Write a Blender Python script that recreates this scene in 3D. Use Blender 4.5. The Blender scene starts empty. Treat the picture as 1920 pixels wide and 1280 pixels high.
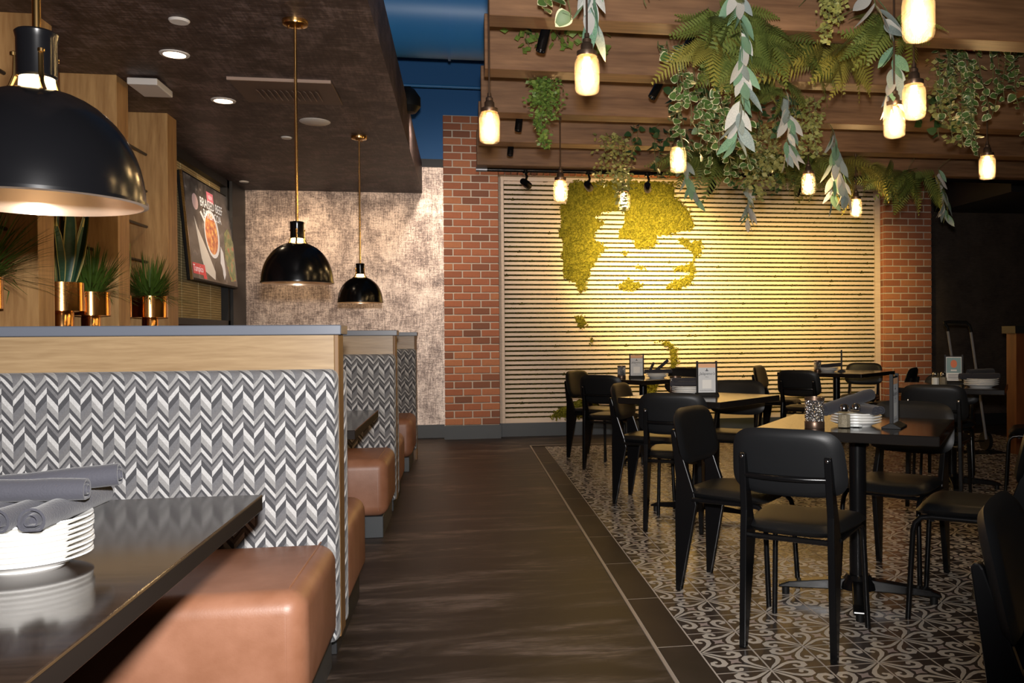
import bpy, bmesh, math, random
from mathutils import Vector, Matrix
random.seed(11)
sc = bpy.context.scene
COL = sc.collection
R = math.radians

# ---------------------------------------------------------------- camera
CAM_H = 1.17727
yaw, pitch, roll = 0.1574989, 0.0069573, 0.007043
fwd = Vector((math.sin(yaw)*math.cos(pitch), math.cos(yaw)*math.cos(pitch), -math.sin(pitch)))
rgt = Vector((math.cos(yaw), -math.sin(yaw), 0))
dwn = -rgt.cross(fwd)
r2 = math.cos(roll)*rgt + math.sin(roll)*dwn
d2 = -math.sin(roll)*rgt + math.cos(roll)*dwn
cd = bpy.data.cameras.new('camera')
cam = bpy.data.objects.new('camera', cd)
COL.objects.link(cam)
cd.sensor_width = 36.0
cd.lens = 1611.238*36/1920
cd.shift_x = (960-1123.337)/1920
cd.clip_start, cd.clip_end = 0.05, 60
M = Matrix((( r2.x, -d2.x, -fwd.x, 0), (r2.y, -d2.y, -fwd.y, 0), (r2.z, -d2.z, -fwd.z, CAM_H), (0,0,0,1)))
cam.matrix_world = M
sc.camera = cam

# ---------------------------------------------------------------- light and exposure
w = bpy.data.worlds.new('world'); sc.world = w; w.use_nodes = True
w.node_tree.nodes['Background'].inputs[0].default_value = (1.0, 0.86, 0.72, 1)
w.node_tree.nodes['Background'].inputs[1].default_value = 0.012
vs = sc.view_settings
vs.view_transform = 'Standard'; vs.look = 'None'; vs.gamma = 1.0; vs.use_curve_mapping = False
vs.exposure = 0.0
sc.cycles.use_denoising = True
sc.cycles.max_bounces = 6
sc.cycles.transparent_max_bounces = 12
sc.cycles.sample_clamp_indirect = 4.0
sc.cycles.caustics_reflective = False
sc.cycles.caustics_refractive = False

WARM = (1.0, 0.62, 0.28)
def light(name, kind, loc, power, color, target=None, size=0.05, spot=None, blend=0.6, size_y=None):
    d = bpy.data.lights.new(name, kind); d.energy = power; d.color = color
    if kind == 'AREA':
        d.size = size
        if size_y: d.shape = 'RECTANGLE'; d.size_y = size_y
    else:
        d.shadow_soft_size = size
    if kind == 'SPOT':
        d.spot_size = R(spot); d.spot_blend = blend
    o = bpy.data.objects.new(name, d); COL.objects.link(o); o.location = loc
    if target is not None:
        o.rotation_euler = (Vector(target)-Vector(loc)).to_track_quat('-Z', 'Y').to_euler()
    return o
# the camera's own flash, just above the lens
FL = Vector((0.0, 0.0, CAM_H)) + 0.05*fwd
light('camera_flash', 'SPOT', (FL.x, FL.y, FL.z+0.17), 680, (1.0, 0.965, 0.94), target=(-0.45, 6, 1.75), size=0.04, spot=100, blend=0.75)

# ---------------------------------------------------------------- helpers
def tag(o, label=None, cat=None, group=None, kind=None):
    if label: o['label'] = label
    if cat: o['category'] = cat
    if group: o['group'] = group
    if kind: o['kind'] = kind
    return o
def empty(name, loc=(0,0,0), rz=0.0):
    o = bpy.data.objects.new(name, None); COL.objects.link(o)
    o.location = loc; o.rotation_euler = (0,0,rz); o.empty_display_size = 0.05
    return o
def copy_tree(o, parent=None):
    c = o.copy(); COL.objects.link(c); c.parent = parent
    for ch in list(o.children): copy_tree(ch, c)
    return c
def inst(name, mesh, parent=None, loc=(0,0,0), rot=(0,0,0), scale=(1,1,1)):
    o = bpy.data.objects.new(name, mesh); COL.objects.link(o)
    o.parent = parent; o.location = loc; o.rotation_euler = rot; o.scale = scale
    return o

class MB:
    def __init__(s): s.v=[]; s.f=[]; s.m=[]; s.cur=0
    def add(s, vs_, fs):
        b=len(s.v); s.v += [tuple(p) for p in vs_]
        for f in fs: s.f.append([b+i for i in f]); s.m.append(s.cur)
        return s
    def box(s, a, b):
        x0,y0,z0=a; x1,y1,z1=b
        return s.add([(x0,y0,z0),(x1,y0,z0),(x1,y1,z0),(x0,y1,z0),(x0,y0,z1),(x1,y0,z1),(x1,y1,z1),(x0,y1,z1)],
              [(0,3,2,1),(4,5,6,7),(0,1,5,4),(1,2,6,5),(2,3,7,6),(3,0,4,7)])
    def cbox(s, c, d):
        return s.box([c[i]-d[i]/2 for i in range(3)], [c[i]+d[i]/2 for i in range(3)])
    def prism(s, poly, axis, a, b):
        n=len(poly)
        def P(p,t):
            return (t,p[0],p[1]) if axis=='x' else ((p[0],t,p[1]) if axis=='y' else (p[0],p[1],t))
        vv=[P(p,a) for p in poly]+[P(p,b) for p in poly]
        ff=[tuple(range(n-1,-1,-1)), tuple(range(n,2*n))]+[(i,(i+1)%n,n+(i+1)%n,n+i) for i in range(n)]
        return s.add(vv,ff)
    def tube(s, path, r, n=8, caps=True, rs=None):
        path=[Vector(p) for p in path]; m=len(path); rings=[]
        up=None
        for i,p in enumerate(path):
            t=(path[min(i+1,m-1)]-path[max(i-1,0)]).normalized()
            if up is None:
                up = Vector((0,0,1)) if abs(t.z)<0.9 else Vector((1,0,0))
            a=(up-t*up.dot(t))
            if a.length<1e-5: a=t.orthogonal()
            a.normalize(); b=t.cross(a); up=a
            rr = rs[i] if rs else r
            rings.append([p+a*(rr*math.cos(2*math.pi*k/n))+b*(rr*math.sin(2*math.pi*k/n)) for k in range(n)])
        vv=[q for g in rings for q in g]; ff=[]
        for i in range(m-1):
            for k in range(n):
                k2=(k+1)%n; ff.append((i*n+k,i*n+k2,(i+1)*n+k2,(i+1)*n+k))
        if caps: ff.append(tuple(range(n-1,-1,-1))); ff.append(tuple((m-1)*n+k for k in range(n)))
        return s.add(vv,ff)
    def cyl(s, c, r, z0, z1, n=20, r1=None):
        return s.lathe([(0,z0),(r,z0),(r if r1 is None else r1,z1),(0,z1)], n, c)
    def lathe(s, prof, n=24, c=(0,0)):
        vv=[]; ff=[]; idx=[]
        for r,z in prof:
            if r<1e-6: idx.append([len(vv)]); vv.append((c[0],c[1],z))
            else:
                idx.append(list(range(len(vv),len(vv)+n)))
                vv += [(c[0]+r*math.cos(2*math.pi*k/n),c[1]+r*math.sin(2*math.pi*k/n),z) for k in range(n)]
        for a,b in zip(idx[:-1],idx[1:]):
            for k in range(n):
                k2=(k+1)%n
                if len(a)==1 and len(b)==1: continue
                if len(a)==1: ff.append((a[0],b[k2],b[k]))
                elif len(b)==1: ff.append((a[k],a[k2],b[0]))
                else: ff.append((a[k],a[k2],b[k2],b[k]))
        return s.add(vv,ff)
    def pillow(s, w_, h_, t, n=4.0, segs=40, K=6, warp=None, plump=0.55, flat=0.0):
        """cushion in the XZ plane (front +Y), superellipse outline"""
        def bd(th):
            c,d=math.cos(th),math.sin(th)
            return (w_/2*math.copysign(abs(c)**(2/n),c), h_/2*math.copysign(abs(d)**(2/n),d))
        vv=[]; ff=[]
        def put(x,y,z):
            if warp: x,y,z=warp(x,y,z)
            vv.append((x,y,z)); return len(vv)-1
        rings={}
        for side in (1,-1):
            rings[side]=[[put(0,side*t/2,0)]]
            for k in range(1,K+1):
                q=(k/K)**0.75
                th=t/2*(1-q**6)**plump if k<K else 0
                if k==K:
                    if side==1: eq=[put(*(lambda b:(b[0],0,b[1]))(bd(2*math.pi*j/segs))) for j in range(segs)]
                    rings[side].append(eq)
                else:
                    rings[side].append([put(bd(2*math.pi*j/segs)[0]*q,side*th,bd(2*math.pi*j/segs)[1]*q) for j in range(segs)])
            rg=rings[side]
            for j in range(segs):
                j2=(j+1)%segs
                t3=(rg[0][0],rg[1][j],rg[1][j2]); ff.append(t3 if side==-1 else t3[::-1])
                for k in range(1,K):
                    q4=(rg[k][j],rg[k+1][j],rg[k+1][j2],rg[k][j2]); ff.append(q4 if side==-1 else q4[::-1])
        return s.add(vv,ff)
    def mesh(s, name, mats, smooth=False, bevel=0, seg=2, ang=38):
        me=bpy.data.meshes.new(name); me.from_pydata(s.v,[],s.f)
        if not isinstance(mats,(list,tuple)): mats=[mats]
        for m_ in mats: me.materials.append(m_)
        if len(mats)>1: me.polygons.foreach_set('material_index', s.m)
        if bevel:
            bm=bmesh.new(); bm.from_mesh(me)
            bmesh.ops.remove_doubles(bm, verts=bm.verts, dist=1e-5)
            es=[e for e in bm.edges if len(e.link_faces)==2 and e.calc_face_angle(0)>R(30)]
            bmesh.ops.bevel(bm, geom=es, offset=bevel, segments=seg, affect='EDGES', profile=0.5, clamp_overlap=True)
            bm.to_mesh(me); bm.free()
        if smooth:
            me.polygons.foreach_set('use_smooth',[True]*len(me.polygons))
            me.set_sharp_from_angle(angle=R(ang))
        me.update()
        return me
    def build(s, name, mats, parent=None, smooth=False, bevel=0, seg=2, loc=(0,0,0), rot=(0,0,0), ang=38):
        return inst(name, s.mesh(name,mats,smooth,bevel,seg,ang), parent, loc, rot)

# ---------------------------------------------------------------- materials
def mat(name, color=(0.8,0.8,0.8), rough=0.5, metal=0.0, spec=0.5, coat=0.0, emis=None, estr=0.0, trans=0.0, alpha=1.0, sheen=0.0):
    m=bpy.data.materials.new(name); m.use_nodes=True
    b=m.node_tree.nodes['Principled BSDF']
    b.inputs['Base Color'].default_value=(*color,1); b.inputs['Roughness'].default_value=rough
    b.inputs['Metallic'].default_value=metal; b.inputs['Specular IOR Level'].default_value=spec
    b.inputs['Coat Weight'].default_value=coat; b.inputs['Coat Roughness'].default_value=0.1
    b.inputs['Sheen Weight'].default_value=sheen
    b.inputs['Transmission Weight'].default_value=trans; b.inputs['Alpha'].default_value=alpha
    if emis: b.inputs['Emission Color'].default_value=(*emis,1); b.inputs['Emission Strength'].default_value=estr
    return m
class NT:
    def __init__(s, m): s.m=m; s.t=m.node_tree; s.b=s.t.nodes['Principled BSDF']
    def n(s, kind, **kw):
        x=s.t.nodes.new(kind)
        for k,v in kw.items(): setattr(x,k,v)
        return x
    def l(s,a,b): s.t.links.new(a,b)
    def setin(s, sock, v):
        if hasattr(v,'is_output'): s.l(v,sock)
        else: sock.default_value=v
    def math(s, op, a, b=0.0, c=0.0):
        x=s.n('ShaderNodeMath',operation=op)
        for i,v in enumerate((a,b,c)): s.setin(x.inputs[i],v)
        return x.outputs[0]
    def coords(s, kind='Object'):
        return s.n('ShaderNodeTexCoord').outputs[kind]
    def mapping(s, vec, scale=(1,1,1), loc=(0,0,0), rot=(0,0,0)):
        x=s.n('ShaderNodeMapping'); s.l(vec,x.inputs[0])
        x.inputs['Scale'].default_value=scale; x.inputs['Location'].default_value=loc; x.inputs['Rotation'].default_value=rot
        return x.outputs[0]
    def noise(s, vec, scale=5, detail=4, rough=0.55, dist=0.0):
        x=s.n('ShaderNodeTexNoise'); s.l(vec,x.inputs['Vector'])
        x.inputs['Scale'].default_value=scale; x.inputs['Detail'].default_value=detail
        x.inputs['Roughness'].default_value=rough; x.inputs['Distortion'].default_value=dist
        return x.outputs['Fac']
    def ramp(s, fac, stops, interp='LINEAR'):
        x=s.n('ShaderNodeValToRGB'); s.l(fac,x.inputs[0]); cr=x.color_ramp; cr.interpolation=interp
        while len(cr.elements)>1: cr.elements.remove(cr.elements[-1])
        for i,(p,c) in enumerate(stops):
            e=cr.elements[0] if i==0 else cr.elements.new(p)
            e.position=p; e.color=(*c,1)
        return x.outputs[0]
    def mix(s, fac, a, b, blend='MIX'):
        x=s.n('ShaderNodeMix',data_type='RGBA',blend_type=blend)
        s.setin(x.inputs[0],fac)
        for i,v in ((6,a),(7,b)):
            if hasattr(v,'is_output'): s.l(v,x.inputs[i])
            else: x.inputs[i].default_value=(*v,1)
        return x.outputs[2]
    def base(s, v): s.l(v,s.b.inputs['Base Color'])
    def rough(s, v): s.l(v,s.b.inputs['Roughness'])
    def bump(s, h, strength=0.3, dist=0.01):
        x=s.n('ShaderNodeBump'); x.inputs['Strength'].default_value=strength; x.inputs['Distance'].default_value=dist
        s.l(h,x.inputs['Height']); s.l(x.outputs[0],s.b.inputs['Normal'])
    def rand(s): return s.n('ShaderNodeObjectInfo').outputs['Random']

def wood(name, c1, c2, axis=0, scale=6, stretch=14, rough=0.5, contrast=(0.3,0.7), spec=0.4):
    m=mat(name,c1,rough,spec=spec); t=NT(m)
    sc_=[scale*stretch/4]*3; sc_[axis]=scale/4
    v=t.mapping(t.coords(),tuple(sc_))
    n1=t.noise(v,1.0,6,0.6,0.4); n2=t.noise(t.mapping(t.coords(),tuple(a*3 for a in sc_)),1.2,3,0.5)
    f=t.math('ADD',t.math('MULTIPLY',n1,0.7),t.math('MULTIPLY',n2,0.3))
    t.base(t.ramp(f,[(contrast[0],c1),(contrast[1],c2)])); t.bump(n2,0.08,0.003)
    return m
MAT={}
MAT['black_metal']=mat('black_metal',(0.004,0.004,0.0045),0.22,spec=0.35)
MAT['black_vinyl']=mat('black_vinyl',(0.0075,0.008,0.009),0.42,spec=0.32)
t=NT(MAT['black_vinyl']); t.bump(t.noise(t.coords(),420,2),0.10,0.002)
MAT['black_plastic']=mat('black_plastic',(0.005,0.005,0.005),0.55,spec=0.3)
MAT['table_black']=mat('table_black',(0.012,0.010,0.009),0.13,spec=0.45)
t=NT(MAT['table_black']); t.bump(t.noise(t.mapping(t.coords(),(40,6,40)),2,3),0.04,0.002)
MAT['table_brown']=mat('table_brown',(0.02,0.015,0.012),0.11,spec=0.45)
t=NT(MAT['table_brown']); nn=t.noise(t.mapping(t.coords(),(5,60,60)),1.5,4); t.base(t.ramp(nn,[(0.3,(0.014,0.010,0.008)),(0.7,(0.028,0.019,0.014))])); t.bump(nn,0.03,0.001)
MAT['table_edge']=wood('table_edge',(0.03,0.018,0.009),(0.08,0.042,0.013),1,4,10,0.6)
MAT['table_side']=mat('table_side',(0.014,0.010,0.008),0.6,spec=0.12)
MAT['steel_grey']=mat('steel_grey',(0.30,0.30,0.31),0.4,0.3)
MAT['chrome']=mat('chrome',(0.75,0.75,0.76),0.12,1.0)
MAT['brass']=mat('brass',(0.72,0.44,0.17),0.22,1.0)
MAT['gold']=mat('gold',(0.74,0.38,0.13),0.16,1.0)
MAT['white_plate']=mat('white_plate',(0.84,0.83,0.80),0.22,coat=0.3)
MAT['white_trim']=mat('white_trim',(0.74,0.70,0.66),0.45)
MAT['napkin']=mat('napkin',(0.022,0.022,0.030),0.85,sheen=0.12)
t=NT(MAT['napkin']); t.bump(t.noise(t.coords(),260,3),0.35,0.003)
MAT['blue']=mat('blue',(0.022,0.155,0.42),0.55)
MAT['blue_duct']=mat('blue_duct',(0.045,0.24,0.56),0.40)
MAT['baseboard']=mat('baseboard',(0.050,0.056,0.062),0.45)
MAT['black_paint']=mat('black_paint',(0.01,0.01,0.011),0.5)
MAT['cap_grey']=mat('cap_grey',(0.135,0.150,0.185),0.32)
MAT['red']=mat('red',(0.62,0.05,0.025),0.4)
MAT['paper']=mat('paper',(0.62,0.64,0.66),0.6)
MAT['paper_white']=mat('paper_white',(0.82,0.82,0.80),0.6)
MAT['paper_peach']=mat('paper_peach',(0.80,0.45,0.25),0.6)
MAT['paper_teal']=mat('paper_teal',(0.23,0.36,0.38),0.6)
MAT['ink']=mat('ink',(0.04,0.05,0.06),0.6)
MAT['orange_print']=mat('orange_print',(0.75,0.2,0.08),0.6)
MAT['salt']=mat('salt',(0.85,0.84,0.82),0.7)
MAT['pepper']=mat('pepper',(0.20,0.16,0.10),0.8)
t=NT(MAT['pepper']); t.base(t.ramp(t.noise(t.coords(),500,2),[(0.35,(0.08,0.06,0.04)),(0.65,(0.42,0.35,0.24))]))
MAT['bronze']=mat('bronze',(0.13,0.085,0.06),0.36,0.8)
MAT['dome_black']=mat('dome_black',(0.0025,0.0025,0.003),0.20,spec=0.30)
MAT['dome_inside']=mat('dome_inside',(0.52,0.40,0.31),0.30,0.75)
MAT['bulb_dim']=mat('bulb_dim',(1,0.8,0.5),0.5,emis=(1.0,0.66,0.3),estr=0.4)
MAT['glow']=mat('glow',(1,0.8,0.5),0.5,emis=(1.0,0.72,0.36),estr=6.0)
MAT['downlight_glow']=mat('downlight_glow',(1,0.9,0.8),0.5,emis=(1.0,0.72,0.46),estr=14.0)
MAT['bulb']=mat('bulb',(1,0.8,0.5),0.4,emis=(1.0,0.70,0.36),estr=155.0)
MAT['spot_glow']=mat('spot_glow',(1,0.9,0.7),0.5,emis=(1.0,0.78,0.45),estr=12.0)
MAT['orange_flame']=mat('orange_flame',(1,0.4,0.1),0.5,emis=(1.0,0.3,0.06),estr=1.2)

# clear glass: see-through with a real sheen, so that the bulb inside lights the room
def glass(name, tint, body, gloss_rough=0.06, body_col=(1,0.75,0.4)):
    m=bpy.data.materials.new(name); m.use_nodes=True; nt=m.node_tree
    for x in list(nt.nodes): nt.nodes.remove(x)
    o=nt.nodes.new('ShaderNodeOutputMaterial'); tr=nt.nodes.new('ShaderNodeBsdfTransparent'); gl=nt.nodes.new('ShaderNodeBsdfGlossy')
    tl=nt.nodes.new('ShaderNodeBsdfTranslucent'); mx=nt.nodes.new('ShaderNodeMixShader'); mx2=nt.nodes.new('ShaderNodeMixShader'); lw=nt.nodes.new('ShaderNodeLayerWeight'); pw=nt.nodes.new('ShaderNodeMath'); pw.operation='POWER'; pw.inputs[1].default_value=3.0; ml=nt.nodes.new('ShaderNodeMath'); ml.operation='MULTIPLY_ADD'; ml.inputs[1].default_value=0.55; ml.inputs[2].default_value=0.035; nt.links.new(lw.outputs['Facing'],pw.inputs[0]); nt.links.new(pw.outputs[0],ml.inputs[0])
    tr.inputs[0].default_value=(*tint,1); gl.inputs[0].default_value=(1,1,1,1); gl.inputs['Roughness'].default_value=gloss_rough
    tl.inputs[0].default_value=(*body_col,1)
    bp=nt.nodes.new('ShaderNodeBump'); nz=nt.nodes.new('ShaderNodeTexNoise'); nz.inputs['Scale'].default_value=45; bp.inputs['Strength'].default_value=0.25; bp.inputs['Distance'].default_value=0.01
    nt.links.new(nz.outputs['Fac'],bp.inputs['Height']); nt.links.new(bp.outputs[0],gl.inputs['Normal']); nt.links.new(bp.outputs[0],tl.inputs['Normal'])
    mx2.inputs[0].default_value=body
    nt.links.new(tr.outputs[0],mx2.inputs[1]); nt.links.new(tl.outputs[0],mx2.inputs[2])
    nt.links.new(ml.outputs[0],mx.inputs[0]); nt.links.new(mx2.outputs[0],mx.inputs[1]); nt.links.new(gl.outputs[0],mx.inputs[2]); nt.links.new(mx.outputs[0],o.inputs[0])
    return m
MAT['jar_glass']=glass('jar_glass',(1,0.92,0.76),0.026,0.10,(1,0.82,0.55))
MAT['clear_glass']=glass('clear_glass',(0.95,0.97,0.97),0.03,body_col=(0.9,0.9,0.9))

# dark vinyl aisle floor with diagonal streaks
m=mat('floor_vinyl',(0.05,0.04,0.03),0.38); t=NT(m); MAT['floor_vinyl']=m
v=t.mapping(t.coords(),(1.1,5.0,1),rot=(0,0,R(-55)))
a=t.noise(v,1.3,8,0.62,0.8); b=t.noise(t.coords(),0.9,3); c=t.noise(t.mapping(t.coords(),(4,26,1),rot=(0,0,R(-52))),3,4,0.7)
f=t.math('ADD',t.math('MULTIPLY',a,0.62),t.math('ADD',t.math('MULTIPLY',b,0.16),t.math('MULTIPLY',c,0.22)))
t.base(t.ramp(f,[(0.40,(0.009,0.006,0.005)),(0.48,(0.016,0.011,0.009)),(0.54,(0.046,0.033,0.027)),(0.63,(0.16,0.122,0.104))]))
t.rough(t.math('ADD',t.math('MULTIPLY',f,0.25),0.36)); t.bump(c,0.06,0.002)
# tiles
m=mat('tile_dark',(0.042,0.034,0.029),0.26,spec=0.5); t=NT(m); MAT['tile_dark']=m
n=t.noise(t.coords('Object'),14,4); t.base(t.mix(t.math('MULTIPLY',t.rand(),0.35),t.ramp(n,[(0.3,(0.030,0.023,0.019)),(0.7,(0.068,0.053,0.045))]),(0.085,0.055,0.04)))
t.rough(t.math('ADD',t.math('MULTIPLY',n,0.12),0.18))
MAT['tile_cream']=mat('tile_cream',(0.58,0.53,0.47),0.30)
MAT['tile_pink']=mat('tile_pink',(0.42,0.345,0.325),0.30)
MAT['tile_line']=mat('tile_line',(0.085,0.040,0.030),0.30)
MAT['grout']=mat('grout',(0.50,0.45,0.40),0.75)
m=mat('border_tile',(0.045,0.036,0.030),0.5,spec=0.22); t=NT(m); MAT['border_tile']=m
n=t.noise(t.coords(),5,5); t.base(t.mix(t.math('MULTIPLY',t.rand(),0.4),t.ramp(n,[(0.3,(0.022,0.017,0.014)),(0.7,(0.045,0.034,0.027))]),(0.055,0.033,0.020)))
MAT['edge_strip']=mat('edge_strip',(0.36,0.30,0.25),0.4)
# bricks
m=mat('brick',(0.36,0.11,0.05),0.8); t=NT(m); MAT['brick']=m
rr=t.rand(); n=t.noise(t.coords(),30,5)
cc=t.ramp(rr,[(0.0,(0.22,0.085,0.050)),(0.25,(0.39,0.128,0.064)),(0.6,(0.50,0.165,0.078)),(1.0,(0.56,0.22,0.10))])
t.base(t.mix(t.math('MULTIPLY',n,0.45),cc,(0.17,0.085,0.05))); t.bump(n,0.4,0.004)
m=mat('mortar',(0.60,0.52,0.43),0.9); t=NT(m); MAT['mortar']=m; t.bump(t.noise(t.coords(),120,3),0.4,0.003)
# painted slats and frame
m=mat('slat',(0.71,0.58,0.44),0.62); t=NT(m); MAT['slat']=m
n=t.noise(t.mapping(t.coords(),(1,30,30)),2,4); t.base(t.ramp(n,[(0.3,(0.70,0.55,0.43)),(0.7,(0.82,0.67,0.54))]))
# moss
m=mat('moss',(0.12,0.12,0.02),0.95,spec=0.1); t=NT(m); MAT['moss']=m
n=t.noise(t.coords(),11,5,0.65); n2=t.noise(t.coords(),60,4,0.7)
f=t.math('ADD',t.math('MULTIPLY',n,0.4),t.math('MULTIPLY',n2,0.6))
t.base(t.ramp(f,[(0.30,(0.055,0.060,0.008)),(0.5,(0.20,0.185,0.022)),(0.68,(0.40,0.335,0.045))])); t.bump(n2,0.9,0.02)
m=mat('moss_dark',(0.04,0.038,0.012),0.95,spec=0.1); t=NT(m); MAT['moss_dark']=m
n=t.noise(t.coords(),30,4); t.base(t.ramp(n,[(0.3,(0.025,0.024,0.008)),(0.7,(0.085,0.075,0.018))]))
# wallpaper: brushed metallic weave
m=mat('wallpaper',(0.5,0.42,0.34),0.42,0.55); t=NT(m); MAT['wallpaper']=m
a=t.noise(t.mapping(t.coords(),(3.2,1,3.2)),1.0,5,0.7,0.3)
h=t.noise(t.mapping(t.coords(),(9,1,110)),1.0,4,0.7); vv=t.noise(t.mapping(t.coords(),(110,1,7)),1.0,4,0.7); fi=t.noise(t.mapping(t.coords(),(60,1,60)),1.0,5,0.8)
f=t.math('ADD',t.math('MULTIPLY',a,0.30),t.math('ADD',t.math('MULTIPLY',h,0.20),t.math('ADD',t.math('MULTIPLY',vv,0.22),t.math('MULTIPLY',fi,0.28))))
t.base(t.ramp(f,[(0.40,(0.10,0.078,0.074)),(0.47,(0.30,0.235,0.205)),(0.53,(0.66,0.54,0.46)),(0.60,(0.90,0.77,0.66))]))
t.l(t.ramp(f,[(0.40,(0.35,)*3),(0.55,(0.92,)*3)]),t.b.inputs['Metallic']); t.rough(t.math('ADD',t.math('MULTIPLY',fi,0.15),0.40)); t.bump(f,0.25,0.004)
m=mat('wallpaper_dark',(0.05,0.04,0.035),0.55,0.2); t=NT(m); MAT['wallpaper_dark']=m
n=t.noise(t.mapping(t.coords(),(3,1,3)),1.2,5,0.7); n2=t.noise(t.mapping(t.coords(),(12,1,60)),1.2,4,0.7)
t.base(t.ramp(t.math('ADD',t.math('MULTIPLY',n,0.6),t.math('MULTIPLY',n2,0.4)),[(0.35,(0.034,0.026,0.022)),(0.65,(0.082,0.064,0.053))]))
# soffit paper
m=mat('soffit_paper',(0.10,0.075,0.07),0.5,0.25); t=NT(m); MAT['soffit_paper']=m
n=t.noise(t.mapping(t.coords(),(5,4,4)),1.2,5,0.7,0.5); n2=t.noise(t.mapping(t.coords(),(7,70,70)),1.2,4,0.7); n3=t.noise(t.mapping(t.coords(),(60,6,60)),1.2,3,0.6)
f=t.math('ADD',t.math('MULTIPLY',n,0.45),t.math('ADD',t.math('MULTIPLY',n2,0.35),t.math('MULTIPLY',n3,0.2)))
t.base(t.ramp(f,[(0.40,(0.030,0.019,0.017)),(0.5,(0.076,0.051,0.046)),(0.60,(0.21,0.155,0.145))])); t.bump(n2,0.15,0.003)
# woods
MAT['beam_wood']=wood('beam_wood',(0.085,0.042,0.022),(0.30,0.165,0.085),0,5,12,0.5,(0.28,0.72))
MAT['column_wood']=wood('column_wood',(0.25,0.115,0.038),(0.62,0.375,0.155),2,6,9,0.45,(0.28,0.70))
MAT['booth_wood']=wood('booth_wood',(0.26,0.165,0.082),(0.43,0.30,0.165),0,11,14,0.33,(0.30,0.70))
MAT['booth_wood_shaded']=wood('booth_wood_shaded',(0.16,0.080,0.028),(0.27,0.15,0.058),2,5,8,0.5,(0.25,0.75))  # end-panel wood, darkened so its shade is part of the colour
MAT['dark_wood']=wood('dark_wood',(0.09,0.025,0.008),(0.21,0.07,0.02),2,5,9,0.5)
# tan leather
m=mat('leather',(0.38,0.15,0.075),0.42,spec=0.45); t=NT(m); MAT['leather']=m
n=t.noise(t.coords(),7,4); n2=t.noise(t.coords(),190,2); t.base(t.ramp(n,[(0.3,(0.25,0.105,0.055)),(0.7,(0.345,0.160,0.095))])); t.bump(n2,0.12,0.002)
# chevron fabric (woven print)
m=mat('chevron',(0.5,0.5,0.5),0.85,sheen=0.2); t=NT(m); MAT['chevron']=m
sep=t.n('ShaderNodeSeparateXYZ'); t.l(t.coords(),sep.inputs[0])
u=t.math('ADD',sep.outputs[0],sep.outputs[1]); Pn,H,SL=0.0690,0.127,1.25
pf=t.math('FRACT',t.math('DIVIDE',t.math('ADD',u,100*Pn),Pn)); tri=t.math('MULTIPLY',t.math('PINGPONG',pf,0.5),Pn)
s_=t.math('FRACT',t.math('DIVIDE',t.math('SUBTRACT',t.math('ADD',sep.outputs[2],20*H),t.math('MULTIPLY',tri,SL)),H))
W_=(0.56,0.555,0.55); L_=(0.33,0.325,0.32); M_=(0.165,0.162,0.168); D_=(0.066,0.066,0.073)
left=t.ramp(s_,[(0.0,M_),(0.17,(0.16,0.16,0.17)),(0.33,D_),(0.52,W_),(0.67,M_),(0.80,D_),(0.87,L_)],'CONSTANT')
right=t.ramp(s_,[(0.0,D_),(0.13,L_),(0.32,W_),(0.5,D_),(0.67,M_),(0.78,D_),(0.87,W_)],'CONSTANT')
cc=t.mix(t.math('GREATER_THAN',pf,0.5),left,right)
wv=t.noise(t.mapping(t.coords(),(500,500,60)),1.0,3,0.7); wv2=t.noise(t.mapping(t.coords(),(90,90,700)),1.0,3,0.7)
g=t.ramp(t.math('ADD',t.math('MULTIPLY',wv,0.6),t.math('MULTIPLY',wv2,0.4)),[(0.3,(0.62,0.62,0.62)),(0.7,(1.15,1.15,1.15))])
t.base(t.mix(1.0,cc,g,'MULTIPLY')); t.bump(wv,0.2,0.002)
# woven window blind
m=mat('blind',(0.45,0.33,0.16),0.8); t=NT(m); MAT['blind']=m
sep=t.n('ShaderNodeSeparateXYZ'); t.l(t.coords(),sep.inputs[0])
n=t.noise(t.mapping(t.coords(),(1,5,90)),1,3); 
ln=t.math('GREATER_THAN',t.math('FRACT',t.math('MULTIPLY',sep.outputs[2],42)),0.22)
t.base(t.mix(ln,(0.30,0.21,0.09),t.ramp(n,[(0.3,(0.60,0.45,0.20)),(0.7,(0.86,0.70,0.38))])))
# foliage
def leafmat(name, c1, c2, rough=0.5, edge=None, trans=0.25):
    m=mat(name,c1,rough,spec=0.35); t=NT(m)
    n=t.noise(t.coords(),25,3); cc=t.mix(t.rand(),t.ramp(n,[(0.3,c1),(0.7,c2)]),tuple(x*0.75 for x in c2))
    if edge is not None:
        at=t.n('ShaderNodeAttribute',attribute_name='rim')
        cc=t.mix(t.math('GREATER_THAN',at.outputs['Fac'],0.5),cc,edge)
    t.base(cc)
    return m
MAT['euc']=leafmat('euc',(0.20,0.27,0.26),(0.36,0.42,0.40),0.6)
MAT['euc_pale']=leafmat('euc_pale',(0.48,0.49,0.45),(0.62,0.60,0.56),0.6)
MAT['euc_green']=leafmat('euc_green',(0.12,0.25,0.16),(0.24,0.40,0.26),0.6)
MAT['ivy']=leafmat('ivy',(0.045,0.11,0.025),(0.10,0.19,0.05),0.45,edge=(0.60,0.60,0.38))
MAT['ivy_dark']=leafmat('ivy_dark',(0.012,0.04,0.012),(0.035,0.085,0.03),0.45)
MAT['fern']=leafmat('fern',(0.065,0.10,0.018),(0.145,0.18,0.038),0.6)
MAT['fern_gold']=leafmat('fern_gold',(0.14,0.14,0.022),(0.26,0.235,0.045),0.6)
MAT['boxleaf']=leafmat('boxleaf',(0.05,0.12,0.02),(0.16,0.24,0.05),0.5)
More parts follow.
